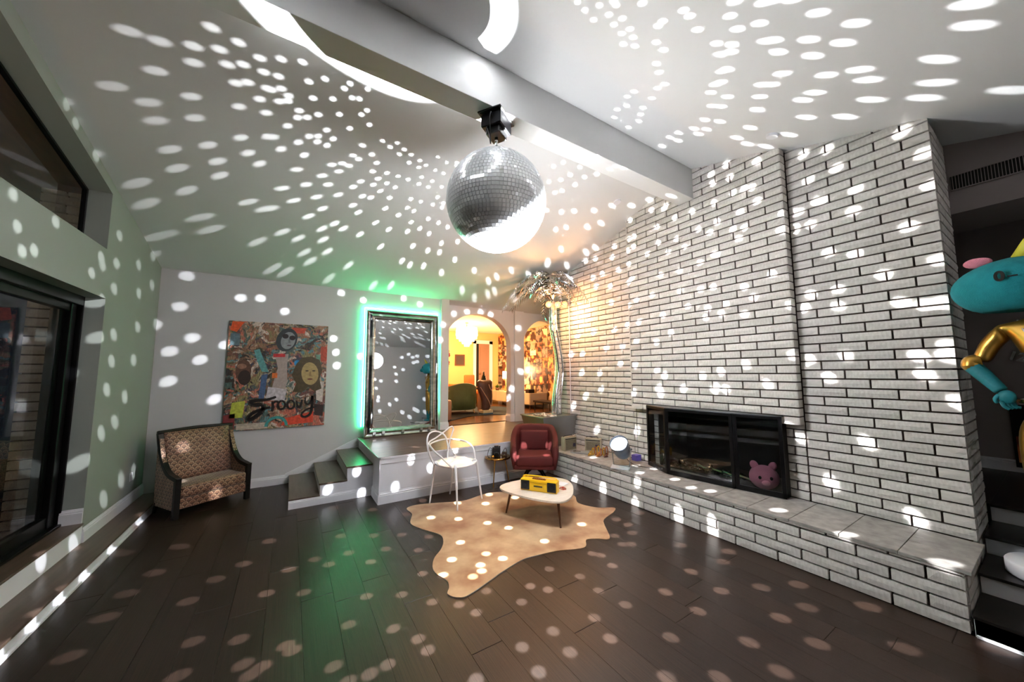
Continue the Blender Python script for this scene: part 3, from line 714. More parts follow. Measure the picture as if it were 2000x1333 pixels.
PM = [photo_mat(0, (190, 130, 90), (60, 30, 24), (238, 200, 150)), photo_mat(1, (150, 80, 60), (40, 24, 26), (214, 150, 110)),
      photo_mat(2, (220, 180, 130), (110, 60, 40), (246, 226, 190)), photo_mat(3, (120, 90, 90), (36, 26, 34), (200, 170, 150)),
      photo_mat(4, (200, 110, 60), (90, 34, 22), (244, 190, 110)), photo_mat(5, (170, 150, 130), (70, 56, 50), (236, 222, 200))]
col = thing('photo_collage', 'wall of framed-edge-to-edge portrait photographs in the den', 'photo collage', (DX1-.01, 8.5, PZ))
pm_ = []
for m in PM:
    b = bmesh.new(); box(b, -.012, 0, 0, 1, 0, 1); q = bpy.data.meshes.new('photograph'); bmesh.ops.recalc_face_normals(b, faces=b.faces); b.to_mesh(q); b.free(); q.materials.append(m); pm_.append(q)
rn = random.Random(11)
y = 6.75-8.5
while y < 10.45-8.5:
    w = rn.uniform(.20, .30); w = min(w, 10.48-8.5-y)
    z = .12+rn.uniform(0, .1)
    while z < DZ-PZ-.06:
        h = rn.uniform(.20, .32); h = min(h, DZ-PZ-.02-z)
        if h > .08 and w > .05:
            o = bpy.data.objects.new('photograph', rn.choice(pm_)); C.objects.link(o); o.parent = col
            o.location = (-rn.uniform(0, .006), y+.004, z+.004); o.scale = (1, w-.008, h-.008)
        z += h
    y += w
b = bmesh.new(); baseboard(b, (DX1, AY+AT), (DX1, DY1), PZ, .12, .016, (-1, 0)); baseboard(b, (DX0, DY1), (5.1, DY1), PZ, .12, .016, (0, -1)); S(link('baseboard_den', b, M_trim))

# ---------------------------------------------------------------- disco ball and motor
M_mirror = bpy.data.materials.new('mirror_tile'); M_mirror.use_nodes = True
def setup_mirror(m, glow_mix=.40, rough=.02):
    nt = m.node_tree; nt.nodes.remove(nt.nodes['Principled BSDF']); out = nt.nodes['Material Output']
    a = nt.nodes.new('ShaderNodeBsdfAnisotropic' if False else 'ShaderNodeBsdfGlossy'); a.inputs['Roughness'].default_value = rough; a.inputs['Color'].default_value = (.86, .88, .90, 1)
    b = nt.nodes.new('ShaderNodeBsdfGlossy'); b.inputs['Roughness'].default_value = .42; b.inputs['Color'].default_value = (.9, .92, .95, 1)
    mx = nt.nodes.new('ShaderNodeMixShader'); mx.inputs[0].default_value = glow_mix  # share of rough gloss, put in to spread a lit glow over the tiles
    nt.links.new(a.outputs[0], mx.inputs[1]); nt.links.new(b.outputs[0], mx.inputs[2]); d = nt.nodes.new('ShaderNodeBsdfDiffuse'); d.inputs['Color'].default_value = (.85, .87, .9, 1)
    m2 = nt.nodes.new('ShaderNodeMixShader'); m2.inputs[0].default_value = .45
    nt.links.new(mx.outputs[0], m2.inputs[1]); nt.links.new(d.outputs[0], m2.inputs[2]); nt.links.new(m2.outputs[0], out.inputs['Surface'])
setup_mirror(M_mirror)
db = thing('disco_ball', 'large mirrored disco ball hanging under the ceiling beam', 'disco ball', BALL)
b = bmesh.new(); ball(b, (0, 0, 0), BR-.006, u=48, v=32); link('core', b, mat('ball_core', (190, 192, 196), .6), db, True)
b = bmesh.new(); rn = random.Random(5); rows = 44
for i in range(1, rows):
    th = PI*i/rows; r = math.sin(th); n = max(4, int(2*PI*r*BR/.0272)); sz = PI*BR/rows*.46; szx = 2*PI*r*BR/n*.46
    for j in range(n):
        ph = 2*PI*j/n
        nrm = Vector((r*math.cos(ph), r*math.sin(ph), math.cos(th)))
        jit = (nrm+Vector((rn.uniform(-.012, .012), rn.uniform(-.012, .012), rn.uniform(-.012, .012)))).normalized()
        u = Vector((-math.sin(ph), math.cos(ph), 0)); u = (u-jit*u.dot(jit)).normalized(); w = jit.cross(u)
        c = nrm*BR; f1 = [b.verts.new(c+u*sx_*szx+w*sy_*sz) for sx_, sy_ in ((-1, -1), (1, -1), (1, 1), (-1, 1))]
        f0 = [b.verts.new(v.co-jit*.006) for v in f1]
        b.faces.new(f1)
        for k in range(4): b.faces.new((f0[k], f0[(k+1) % 4], f1[(k+1) % 4], f1[k]))
me = bpy.data.meshes.new('mirror_tiles'); b.to_mesh(me); b.free(); me.materials.append(M_mirror)
o = bpy.data.objects.new('mirror_tiles', me); C.objects.link(o); o.parent = db; o['kind'] = 'stuff'
b = bmesh.new(); lathe(b, [(.05, BR-.004), (.052, BR+.006), (.02, BR+.012), (.012, BR+.03), (.012, BR+.045)]); link('cap', b, M_chrome, db, True)
b = bmesh.new(); tube(b, [(0, 0, BR+.03), (0, 0, BR+.10)], .006); 
for k in range(3): lathe(b, [(.011, 0), (.011, .012)], (0, 0, BR+.045+.02*k), 10)
link('hanging_chain', b, M_chrome, db)
mo = thing('ball_motor', 'black motor box bolted under the beam above the disco ball', 'motor', (1.30, 2.28, 3.55), R(33))
b = bmesh.new(); box(b, -.13, .13, -.10, .10, -.012, -.001, .003)
for x in (-.11, .11):
    for y in (-.08, .08): lathe(b, [(.008, -.016), (.008, -.012)], (x, y, 0), 8)
link('mounting_plate', b, M_blackp, mo)
b = bmesh.new(); prism(b, [(-.095, -.085), (.095, -.085), (.095, .085), (-.095, .085)], -.115, -.012, .006)
box(b, -.07, .07, -.06, .06, -.165, -.11, .01); link('gear_housing', b, M_blackp, mo)
b = bmesh.new(); lathe(b, [(.012, -.21), (.014, -.165)], seg=12); link('drive_shaft', b, M_chrome, mo, True)
b = bmesh.new(); tube(b, catmull([(-.10, -.02, -.05), (-.15, -.03, -.06), (-.15, -.02, -.13), (-.10, 0, -.20), (-.08, .01, -.26), (-.085, .02, -.19), (-.09, .04, -.12)], 6), .004, 6); link('power_cord', b, M_blackp, mo, True)

# ---------------------------------------------------------------- pin spot on the hearth
sp = thing('spotlight', 'round metal spotlight on a tilted yoke on the hearth, lens glowing white', 'spotlight', (3.50, 3.03, .3605))
ax = d_sb; Mq = ax.to_track_quat('Z', 'Y').to_matrix().to_4x4()
loc = Vector(SPOT)-Vector((3.50, 3.03, .3605))
b = bmesh.new(); prof = [(.02, -.17), (.06, -.165), (.085, -.14), (.10, -.10), (.107, -.03), (.107, .06), (.115, .065), (.115, .085), (.105, .085), (.104, .02)]
lathe(b, prof[:-2]+[(.106, .085), (.105, .02), (.02, .0)], loc, 32, Mq); link('lamp_housing', b, mat('lamp_grey', (120, 132, 150), .3, metal=.7), sp, True)
b = bmesh.new(); lathe(b, [(.001, .055), (.06, .062), (.103, .055), (.103, .05), (.001, .05)], loc, 28, Mq); link('lens', b, mat('lit_lens', (255, 255, 255), .4, emit=(1, 1, 1), est=14), sp, True)
b = bmesh.new(); hub = loc-ax*.02; sd = ax.cross(Vector((0, 0, 1))).normalized()
for s_ in (-1, 1):
    tube(b, [hub+sd*s_*.125, Vector((hub.x, hub.y, 0))*1.0+sd*s_*.10+Vector((0, 0, .012))], .007, 8)
    ball(b, hub+sd*s_*.125, .016, u=10, v=8)
tube(b, [sd*-.10+Vector((hub.x, hub.y, .012)), sd*.10+Vector((hub.x, hub.y, .012))], .007, 8)
link('yoke', b, M_steel, sp)
b = bmesh.new(); box(b, -.11, .11, -.09, .09, 0.0, .012, .003, Matrix.Translation((-.03, -.02, 0)) @ Matrix.Rotation(R(-55), 4, 'Z')); link('foot_plate', b, mat('white_card', (205, 208, 212), .4), sp)
b = bmesh.new(); tube(b, catmull([(.05, .0, .2), (.16, .02, .05), (.2, -.1, .008), (.26, -.25, .008), (.3, -.33, .03)], 6), .004, 6); link('power_cord', b, M_blackp, sp, True)
tag(link('cable_plug', (lambda b: (box(b, 3.925, 3.955, 2.86, 2.90, .361, .395, .005), b)[1])(bmesh.new()), M_blackp), 'small black plug at the wall end of the spotlight cord', 'plug')
tag(link('purple_box', boxm(3.88, 3.98, 3.10, 3.18, .361, .435, .004), mat('purple_card', (108, 92, 190), .5)), 'small purple carton behind the spotlight on the hearth', 'box')

# ---------------------------------------------------------------- painting
pt = thing('painting', 'large square collage painting with two portraits and black script lettering', 'painting', (-.135, 5.895, 1.50))
M_can = bpy.data.materials.new('collage_canvas'); M_can.use_nodes = True
def setup_canvas():
    nt = M_can.node_tree; bs = nt.nodes['Principled BSDF']; bs.inputs['Roughness'].default_value = .5
    tc = nt.nodes.new('ShaderNodeTexCoord')
    def N(t, **k):
        n = nt.nodes.new(t)
        for a, v in k.items(): n.inputs[a].default_value = v
        return n
    warp = N('ShaderNodeTexNoise', Scale=3.2, Detail=3.0); nt.links.new(tc.outputs['Object'], warp.inputs['Vector'])
    ma = nt.nodes.new('ShaderNodeMix'); ma.data_type = 'VECTOR'; ma.inputs['Factor'].default_value = .34
    nt.links.new(tc.outputs['Object'], ma.inputs['A']); nt.links.new(warp.outputs['Color'], ma.inputs['B'])
    v = N('ShaderNodeTexVoronoi', Scale=11.0); v.distance = 'CHEBYCHEV'; nt.links.new(ma.outputs['Result'], v.inputs['Vector'])
    v2 = N('ShaderNodeTexVoronoi', Scale=30.0); v2.distance = 'MANHATTAN'; nt.links.new(ma.outputs['Result'], v2.inputs['Vector'])
    cols = [(0, (52, 42, 38)), (.10, (150, 96, 62)), (.2, (74, 108, 104)), (.3, (196, 172, 140)), (.38, (206, 92, 52)), (.47, (96, 92, 56)), (.55, (168, 120, 84)), (.63, (120, 66, 56)), (.7, (90, 150, 156)), (.78, (60, 62, 84)), (.86, (150, 140, 84)), (.93, (222, 206, 190))]
    def ramp(src):
        s = nt.nodes.new('ShaderNodeSeparateColor'); nt.links.new(src, s.inputs[0])
        r = nt.nodes.new('ShaderNodeValToRGB'); r.color_ramp.interpolation = 'CONSTANT'
        e = r.color_ramp.elements; e[0].position = 0; e[0].color = (*lin(cols[0][1]), 1); e[1].position = cols[-1][0]; e[1].color = (*lin(cols[-1][1]), 1)
        for p, c in cols[1:-1]:
            x = e.new(p); x.color = (*lin(c), 1)
        nt.links.new(s.outputs[0], r.inputs[0]); return r.outputs[0]
    a_, b_ = ramp(v.outputs['Color']), ramp(v2.outputs['Color'])
    n3 = N('ShaderNodeTexNoise', Scale=26.0, Detail=6.0); nt.links.new(ma.outputs['Result'], n3.inputs['Vector'])
    rr = nt.nodes.new('ShaderNodeValToRGB'); rr.color_ramp.elements[0].position = .42; rr.color_ramp.elements[1].position = .58; nt.links.new(n3.outputs['Fac'], rr.inputs[0])
    mc = nt.nodes.new('ShaderNodeMix'); mc.data_type = 'RGBA'
    nt.links.new(rr.outputs[0], mc.inputs['Factor']); nt.links.new(a_, mc.inputs['A']); nt.links.new(b_, mc.inputs['B'])
    n4 = N('ShaderNodeTexNoise', Scale=60.0, Detail=8.0); mp = nt.nodes.new('ShaderNodeMapping'); mp.inputs['Scale'].default_value = (1.6, 1, .35)
    nt.links.new(tc.outputs['Object'], mp.inputs['Vector']); nt.links.new(mp.outputs[0], n4.inputs['Vector'])
    mr = nt.nodes.new('ShaderNodeMapRange'); mr.inputs['From Min'].default_value = .3; mr.inputs['From Max'].default_value = .7; mr.inputs['To Min'].default_value = .35; mr.inputs['To Max'].default_value = 1.35
    nt.links.new(n4.outputs['Fac'], mr.inputs['Value']); hs = nt.nodes.new('ShaderNodeHueSaturation'); hs.inputs['Saturation'].default_value = .85
    nt.links.new(mr.outputs[0], hs.inputs['Value']); nt.links.new(mc.outputs['Result'], hs.inputs['Color']); nt.links.new(hs.outputs[0], bs.inputs['Base Color'])
setup_canvas()
link('canvas', boxm(-.585, .585, -.0, .032, -.73, .73, .004), M_can, pt)
def flat(pts, m, y=-.003, name='paint_patch', lab=None, par=None):
    """painted patch: flat shape a millimetre proud of the canvas, plan in x,z"""
    b = bmesh.new(); b.faces.new([b.verts.new((x, y, z)) for x, z in pts]); o = link(name, b, m, par or pt)
    if lab: o['label'] = lab
    return o
def ell(cx, cz, rx, rz, n=20, a=0.0, t0=0, t1=2*PI):
    return [(cx+rx*math.cos(t0+(t1-t0)*k/n)*math.cos(a)-rz*math.sin(t0+(t1-t0)*k/n)*math.sin(a), cz+rx*math.cos(t0+(t1-t0)*k/n)*math.sin(a)+rz*math.sin(t0+(t1-t0)*k/n)*math.cos(a)) for k in range(n)]
pc = lambda n, c, v=.25: mat('pigment_'+n, c, .5, var=v, scale=30)
# grey woman with sunglasses, top centre; pale torso
flat([(-.06, .28), (-.02, .10), (-.06, -.10), (-.1, -.30), (.05, -.34), (.10, -.1), (.09, .15), (.10, .30)], pc('torso', (172, 158, 152), .12), -.0030)
flat(ell(.07, .50, .125, .17, a=-.25), pc('hair', (48, 56, 62)), -.0034)
flat(ell(.085, .49, .085, .125, a=-.2), pc('greyface', (142, 150, 154), .15), -.0038, lab='grey painted portrait in round dark glasses')
for x, z in ((.05, .55), (.135, .53)): flat(ell(x, z, .038, .034), pc('lens', (36, 28, 34)), -.0042)
flat(ell(.10, .42, .028, .009, 10), pc('lips', (84, 70, 80)), -.0042); flat([(.09, .52), (.105, .52), (.115, .455), (.088, .455)], pc('nose', (110, 118, 122)), -.0041)
# sepia woman lower right
flat([(.20, .16), (.27, .25), (.38, .27), (.49, .22), (.53, .08), (.50, -.06), (.53, -.20), (.44, -.24), (.36, -.17), (.28, -.25), (.17, -.24), (.21, -.12), (.15, .0)], pc('sepiahair', (74, 62, 34)), -.0034)
flat(ell(.375, .02, .108, .165, a=.12), pc('sepiaface', (178, 158, 104), .15), -.0038, lab='sepia painted portrait of a smiling woman')
for x in (.335, .42): flat(ell(x, .06, .022, .010, 10), pc('eye', (52, 40, 28)), -.0042)
flat([(.37, .05), (.385, .05), (.395, -.02), (.36, -.02)], pc('sepianose', (140, 118, 74)), -.0041); flat(ell(.378, -.06, .034, .012, 12), pc('sepialips', (110, 60, 44)), -.0042)
# bearded figure, left
flat(ell(-.40, .06, .085, .15), pc('beardhead', (96, 66, 52)), -.0034); flat(ell(-.385, -.03, .07, .10), pc('beard', (44, 30, 26)), -.0038); flat(ell(-.42, .12, .05, .035), pc('brow', (150, 110, 90)), -.0037)
for pts, c, n in (([(-.55, .72), (-.42, .72), (-.50, .58), (-.57, .60)], (226, 90, 40), 'orange'), ([(-.56, .56), (-.46, .56), (-.46, .40), (-.56, .40)], (96, 120, 132), 'slate'),
                  (ell(.21, .17, .038, .045), (40, 140, 200), 'blue'), (ell(.30, .17, .03, .035), (230, 110, 50), 'orange2'), ([(-.08, .30), (.06, .30), (.06, .255), (-.08, .25)], (206, 50, 56), 'scarlet'),
                  ([(-.08, .03), (-.02, .03), (-.02, -.04), (-.08, -.04)], (232, 120, 50), 'amber'), ([(.44, .30), (.50, .30), (.50, .12), (.44, .12)], (110, 150, 130), 'mint'), ([(.50, .42), (.58, .42), (.58, .2), (.50, .2)], (178, 70, 44), 'rust'),
                  ([(-.30, .34), (-.24, .36), (-.15, .12), (-.12, .04), (-.2, .05), (-.26, .2)], (96, 160, 164), 'aqua'), ([(-.2, .0), (-.13, .02), (-.16, -.35), (-.22, -.35)], (70, 96, 140), 'cobalt'),
                  ([(.10, -.60), (.44, -.52), (.44, -.68), (.05, -.70)], (216, 76, 50), 'coral'), ([(.44, -.42), (.57, -.44), (.56, -.60), (.46, -.58)], (44, 26, 22), 'umber'), ([(-.5, -.36), (-.36, -.34), (-.38, -.56), (-.52, -.56)], (188, 196, 74), 'lime'),
                  ([(-.58, -.52), (-.46, -.5), (-.46, -.72), (-.58, -.72)], (128, 52, 54), 'wine'), ([(-.44, -.64), (-.1, -.64), (-.1, -.72), (-.44, -.72)], (186, 176, 160), 'bone'), ([(.45, -.1), (.56, -.1), (.55, -.4), (.47, -.36)], (206, 196, 190), 'chalk'),
                  ([(-.12, -.16), (.1, -.2), (.08, -.36), (-.14, -.34)], (196, 192, 198), 'lilac'), ([(.12, .68), (.3, .68), (.28, .60), (.14, .6)], (200, 80, 56), 'brick')):
    flat(pts, pc(n, c), -.0032)
b = bmesh.new()
for ri, ro in ((.10, .135),):
    v = [(ri*math.cos(PI*k/14), ri*math.sin(PI*k/14)) for k in range(15)]; w = [(ro*math.cos(PI*k/14), ro*math.sin(PI*k/14)) for k in range(15)]
    for k in range(14): b.faces.new([b.verts.new((x+.0, -.0036, z-.70)) for x, z in (v[k], v[k+1], w[k+1], w[k])])
link('paint_patch', b, pc('teal_arc', (60, 150, 150)), pt)
def stroke(b, pts, w0=.022, y=-.0048):
    P = catmull([(x, 0, z) for x, z in pts], 8); n = len(P)
    for i in range(n-1):
        t = (P[i+1]-P[i]).normalized(); s_ = Vector((-t.z, 0, t.x)); wa = w0*(.55+.45*math.sin(PI*i/n)); wb = w0*(.55+.45*math.sin(PI*(i+1)/n))
        b.faces.new([b.verts.new((q.x, y, q.z)) for q in (P[i]+s_*wa, P[i]-s_*wa, P[i+1]-s_*wb, P[i+1]+s_*wb)])
b = bmesh.new()
stroke(b, [(-.02, -.30), (-.12, -.335), (-.24, -.34), (-.31, -.36), (-.27, -.40), (-.17, -.40), (-.16, -.47), (-.24, -.56), (-.32, -.60), (-.30, -.53), (-.2, -.47), (-.08, -.44)], .028)
stroke(b, [(-.06, -.36), (-.05, -.45), (-.06, -.50)], .018); stroke(b, [(-.06, -.40), (-.02, -.36), (.01, -.38)], .016)
for cx in (.045, .155): stroke(b, [(cx+.03, -.37), (cx, -.355), (cx-.04, -.40), (cx-.02, -.47), (cx+.035, -.46), (cx+.045, -.40), (cx+.02, -.365)], .016)
stroke(b, [(.225, -.36), (.235, -.43), (.26, -.465), (.285, -.41), (.29, -.35)], .017)
stroke(b, [(.33, -.32), (.335, -.40), (.38, -.42), (.41, -.36), (.42, -.30), (.42, -.44), (.40, -.56), (.33, -.60), (.29, -.56), (.36, -.49), (.48, -.46)], .018)
link('script_lettering', b, mat('ink_black', (14, 10, 12), .4), pt)

# ---------------------------------------------------------------- leaning mirror with green light strip
mi = thing('floor_mirror', 'tall silver framed mirror leaning on the wall on the platform', 'mirror', (1.56, 5.80, PZ))
mi.rotation_euler = (R(-2.0), 0, 0)
MW, MH, FW = 1.17, 1.98, .135
M_frame = mat('mirrored_frame', (205, 212, 214), .06, metal=1, var=.25, scale=9, stretch=(1, 1, 3))
prof = [(0, .0), (0, -.055), (.018, -.07), (.035, -.055), (.05, -.05), (.085, -.068), (.10, -.05), (.118, -.045), (.13, -.03), (FW, -.022)]
def fr_seg(c0, c1, inn):
    """mitred frame side from corner c0 to c1 in x,z with inward direction inn"""
    b = bmesh.new(); c0 = Vector((c0[0], 0, c0[1])); c1 = Vector((c1[0], 0, c1[1])); d = (c1-c0).normalized(); inn = Vector((inn[0], 0, inn[1]))
    A = [b.verts.new(c0+inn*u+d*u+Vector((0, v, 0))) for u, v in prof]; B = [b.verts.new(c1+inn*u-d*u+Vector((0, v, 0))) for u, v in prof]
    for i in range(len(prof)-1): b.faces.new((A[i], A[i+1], B[i+1], B[i]))
    b.faces.new([A[0], B[0], B[-1], A[-1]]); b.faces.new(A); b.faces.new(B[::-1])
    return b
hw = MW/2
for c0, c1, inn in (((-hw, 0), (-hw, MH), (1, 0)), ((hw, MH), (hw, 0), (-1, 0)), ((-hw, MH), (hw, MH), (0, -1)), ((hw, 0), (-hw, 0), (0, 1))):
    link('frame_side', fr_seg(c0, c1, inn), M_frame, mi)
link('glass', boxm(-hw+FW-.005, hw-FW+.005, -.022, -.012, FW-.005, MH-FW+.005), mat('mirror_glass', (214, 218, 220), .008, metal=1), mi)
link('back_board', boxm(-hw+.03, hw-.03, -.006, .01, .03, MH-.03), M_blackp, mi)
b = bmesh.new(); 
for x in (-hw+.15, -.3, 0, .3, hw-.15):
    prism(b, [(x-.02, -.074), (x+.02, -.074), (x+.03, -.05), (x-.03, -.05)], .05, .09)
link('crystal_studs', b, M_chrome, mi)
M_green = mat('green_led', (60, 255, 140), .5, emit=(.05, 1.0, .34), est=46)
led = thing('led_strip', 'glowing green LED strip running behind the mirror edge', 'light strip', (1.56, 5.905, PZ))
hx = hw+.012
for a in ((-hx-.012, -hx, .16, 2.03), (hx, hx+.012, .30, 2.03)):
    link('tape', boxm(a[0], a[1], -.010, .0, a[2], a[3]), M_green, led)
link('tape', boxm(-hx, hx, -.010, 0, 2.02, 2.034), M_green, led)

# ---------------------------------------------------------------- patterned armchair
M_fab = bpy.data.materials.new('scallop_fabric'); M_fab.use_nodes = True
def setup_fab():
    nt = M_fab.node_tree; bs = nt.nodes['Principled BSDF']; bs.inputs['Roughness'].default_value = .55; bs.inputs['Sheen Weight'].default_value = .3
    L = nt.links.new
    def m(op, a, b=None):
        n = nt.nodes.new('ShaderNodeMath'); n.operation = op
        if isinstance(a, (int, float)): n.inputs[0].default_value = a
        else: L(a, n.inputs[0])
        if b is not None:
            if isinstance(b, (int, float)): n.inputs[1].default_value = b
            else: L(b, n.inputs[1])
        return n.outputs[0]
    uv = nt.nodes.new('ShaderNodeUVMap'); uv.uv_map = 'uv'; s = nt.nodes.new('ShaderNodeSeparateXYZ'); L(uv.outputs[0], s.inputs[0])
    U = m('DIVIDE', s.outputs[0], .064); V = m('DIVIDE', s.outputs[1], .034)
    row = m('FLOOR', V); off = m('MULTIPLY', m('MODULO', m('ABSOLUTE', row), 2.0), .5)
    fx = m('SUBTRACT', m('FRACT', m('ADD', U, off)), .5); fy = m('MULTIPLY', m('FRACT', V), .53)
    d = m('SQRT', m('ADD', m('MULTIPLY', fx, fx), m('MULTIPLY', fy, fy)))
    fx2 = m('SUBTRACT', m('FRACT', m('ADD', m('ADD', U, off), .5)), .5); fy2 = m('ADD', fy, .53)
    d2 = m('SQRT', m('ADD', m('MULTIPLY', fx2, fx2), m('MULTIPLY', fy2, fy2)))
    use = m('LESS_THAN', d, .47)
    dd_ = m('ADD', m('MULTIPLY', d, use), m('MULTIPLY', d2, m('SUBTRACT', 1.0, use)))
    r = nt.nodes.new('ShaderNodeValToRGB'); e = r.color_ramp.elements
    st_ = [(0, (70, 44, 36)), (.13, (182, 140, 112)), (.18, (92, 60, 48)), (.25, (150, 112, 88)), (.31, (86, 56, 46)), (.36, (196, 168, 144)), (.43, (184, 152, 128)), (.47, (84, 56, 46))]
    e[0].position = 0; e[0].color = (*lin(st_[0][1]), 1); e[1].position = .47; e[1].color = (*lin(st_[-1][1]), 1)
    for p, c in st_[1:-1]:
        x = e.new(p); x.color = (*lin(c), 1)
    L(dd_, r.inputs[0])
    n = nt.nodes.new('ShaderNodeTexNoise'); n.inputs['Scale'].default_value = 9.0; tc = nt.nodes.new('ShaderNodeTexCoord'); L(tc.outputs['Object'], n.inputs['Vector'])
    rr = nt.nodes.new('ShaderNodeValToRGB'); rr.color_ramp.elements[0].color = (.62, .42, .36, 1); rr.color_ramp.elements[1].color = (1, .92, .8, 1); rr.color_ramp.elements[0].position = .4; rr.color_ramp.elements[1].position = .6; L(n.outputs['Fac'], rr.inputs[0])
    mx = nt.nodes.new('ShaderNodeMix'); mx.data_type = 'RGBA'; mx.blend_type = 'MULTIPLY'; mx.inputs['Factor'].default_value = .8; L(r.outputs[0], mx.inputs['A']); L(rr.outputs[0], mx.inputs['B'])
    L(mx.outputs['Result'], bs.inputs['Base Color'])
setup_fab()
AA = R(33.3)
AC_S = .93
ac = thing('armchair', 'armchair in brown and cream scallop fabric with black curved wood frame', 'armchair', (-.963, 5.072, 0), AA)
ac.scale = (1, AC_S, 1)
AW = .73
path = catmull([(0, .0), (0.0, .42), (.10, .445), (.24, .485), (.35, .56), (.43, .68), (.49, .87)], 8)[8:] if False else None
def band(b, x0, x1, pts, th):
    """ribbon following pts in y,z, width x0..x1, thickness th (below/behind)"""
    P = catmull([(0, p[0], p[1]) for p in pts], 7); n = len(P); rows_ = []
    for i in range(n):
        t = (P[min(i+1, n-1)]-P[max(i-1, 0)]).normalized(); s_ = Vector((0, t.z, -t.y))
        rows_.append([b.verts.new((x, *(q.y, q.z))) for x, q in ((x0, P[i]), (x1, P[i]), (x1, P[i]+s_*th), (x0, P[i]+s_*th))])
    for i in range(n-1):
        for k in range(4): b.faces.new((rows_[i][k], rows_[i][(k+1) % 4], rows_[i+1][(k+1) % 4], rows_[i+1][k]))
    b.faces.new(rows_[0][::-1]); b.faces.new(rows_[-1])
for s_, x0 in ((0, 0.0), (1, AW-.05)):
    b = bmesh.new(); band(b, x0, x0+.05, [(-.005, .42), (.08, .435), (.20, .46), (.30, .52), (.385, .62), (.45, .74), (.50, .87)], .045)
    bmesh.ops.bevel(b, geom=b.edges[:], offset=.003, segments=1, affect='EDGES'); link('arm_rail', b, M_blackw, ac)
    link('leg', boxm(x0, x0+.05, 0, .05, 0, .425, .004), M_blackw, ac)
    b = bmesh.new(); tube(b, [(x0+.025, .45, .12), (x0+.025, .50, 0)], (.024, .017), 8); link('leg', b, M_blackw, ac)
    b = bmesh.new()
    pts = [(.03, .09), (.03, .40), (.12, .42), (.22, .45), (.30, .51), (.37, .60), (.43, .72), (.46, .80), (.50, .80), (.48, .09)]
    xa, xb_ = (x0+.006, x0+.042); A = [b.verts.new((xa, p[0], p[1])) for p in pts]; B = [b.verts.new((xb_, p[0], p[1])) for p in pts]
    b.faces.new(A); b.faces.new(B[::-1])
    for i in range(len(pts)): b.faces.new((A[i], B[i], B[(i+1) % len(pts)], A[(i+1) % len(pts)]))
    link('side_panel', b, M_fab, ac)
b = bmesh.new(); tube(b, catmull([(0.0, .505, .865), (.2, .53, .872), (AW/2, .54, .876), (AW-.2, .53, .872), (AW, .505, .865)], 5), .022, 8); link('top_rail', b, M_blackw, ac, True)
def soft(b, x0, x1, y0, y1, z0, z1, bev=.02):
    box(b, x0, x1, y0, y1, z0, z1, bev)
b = bmesh.new(); soft(b, .052, AW-.052, .0, .42, .205, .325, .028); link('seat_cushion', b, M_fab, ac, True)
b = bmesh.new(); soft(b, .05, AW-.05, .008, .46, .095, .203, .008); link('apron', b, M_fab, ac)
b = bmesh.new(); n = 9; rows_ = []
for i in range(n):
    t = i/(n-1); z = .30+.56*t; y = .36+.13*t**1.3
    rows_.append([b.verts.new((.05+(AW-.1)*k/8, y+.022*math.sin(PI*k/8), z)) for k in range(9)])
bk = [[b.verts.new((v.co.x, v.co.y+.055, v.co.z)) for v in r_] for r_ in rows_]
for g, fl_ in ((rows_, 0), (bk, 1)):
    for i in range(n-1):
        for k in range(8): b.faces.new((g[i][k], g[i][k+1], g[i+1][k+1], g[i+1][k]))
for i in range(n-1):
    for k in (0, 8): b.faces.new((rows_[i][k], bk[i][k], bk[i+1][k], rows_[i+1][k]))
for k in range(8):
    for i in (0, n-1): b.faces.new((rows_[i][k], bk[i][k], bk[i][k+1], rows_[i][k+1]))
link('backrest', b, M_fab, ac, True)

# ---------------------------------------------------------------- white looped chair
wc = thing('dining_chair', 'white moulded plastic chair with looped open back lines', 'chair', (1.717, 3.998, 0), math.atan2(-.42, -.18)-PI/2+PI/2 if False else R(25))
# local: front = -y ; legs measured on the floor
def wl_(x, y): # world to local
    v = Vector((x, y, 0))-Vector((1.717, 3.998, 0)); return Matrix.Rotation(-R(25), 3, 'Z') @ v
Lr, Lf, Rf, Rr = [wl_(*p) for p in ((1.448, 4.113), (1.624, 3.705), (2.026, 3.896), (1.769, 4.277))]
b = bmesh.new()
v0 = bmesh.ops.create_grid(b, x_segments=14, y_segments=14, size=1)['verts']
for v in v0:
    x, y = v.co.x, v.co.y; r = max(abs(x), abs(y)); l = math.hypot(x, y)
    if l > 0: x, y = x*r/l*(1.0+.12*abs(x*y)/max(r*r, 1e-6)), y*r/l*(1.0+.12*abs(x*y)/max(r*r, 1e-6))
    v.co = Vector((x*.232, y*.215-.01, .462-.020*(1-r*r)+(.012*max(0, y))-.02*max(0, -y-.75)))
bmesh.ops.solidify(b, geom=b.faces[:], thickness=.014)
link('seat', b, M_white, wc, True)
def cl(pts, r, n=8): 
    b = bmesh.new(); tube(b, catmull(pts, n), r, 10); return b
for nm, p, top in (('leg', Lf, (-.185, -.17, .452)), ('leg', Rf, (.19, -.165, .452)), ('leg', Rr, (.17, .165, .455)), ('leg', Lr, (-.175, .165, .455))):
    b = bmesh.new(); tube(b, catmull([(p.x, p.y, .0068 if p.y < 0 else 0), ((p.x+top[0])/2*.99, (p.y+top[1])/2*.99, .24), (top[0], top[1], top[2]), (top[0]*.8, top[1]*.8, .455)], 6), (.009, .013, .017, .016), 10); link('leg', b, M_white, wc, True)
link('back_loop', cl([(-.20, .15, .45), (-.245, .19, .58), (-.245, .225, .72), (-.19, .245, .80), (-.06, .25, .805), (.06, .235, .74), (.10, .22, .62), (.08, .20, .52), (.06, .18, .45)], .0095), M_white, wc, True)
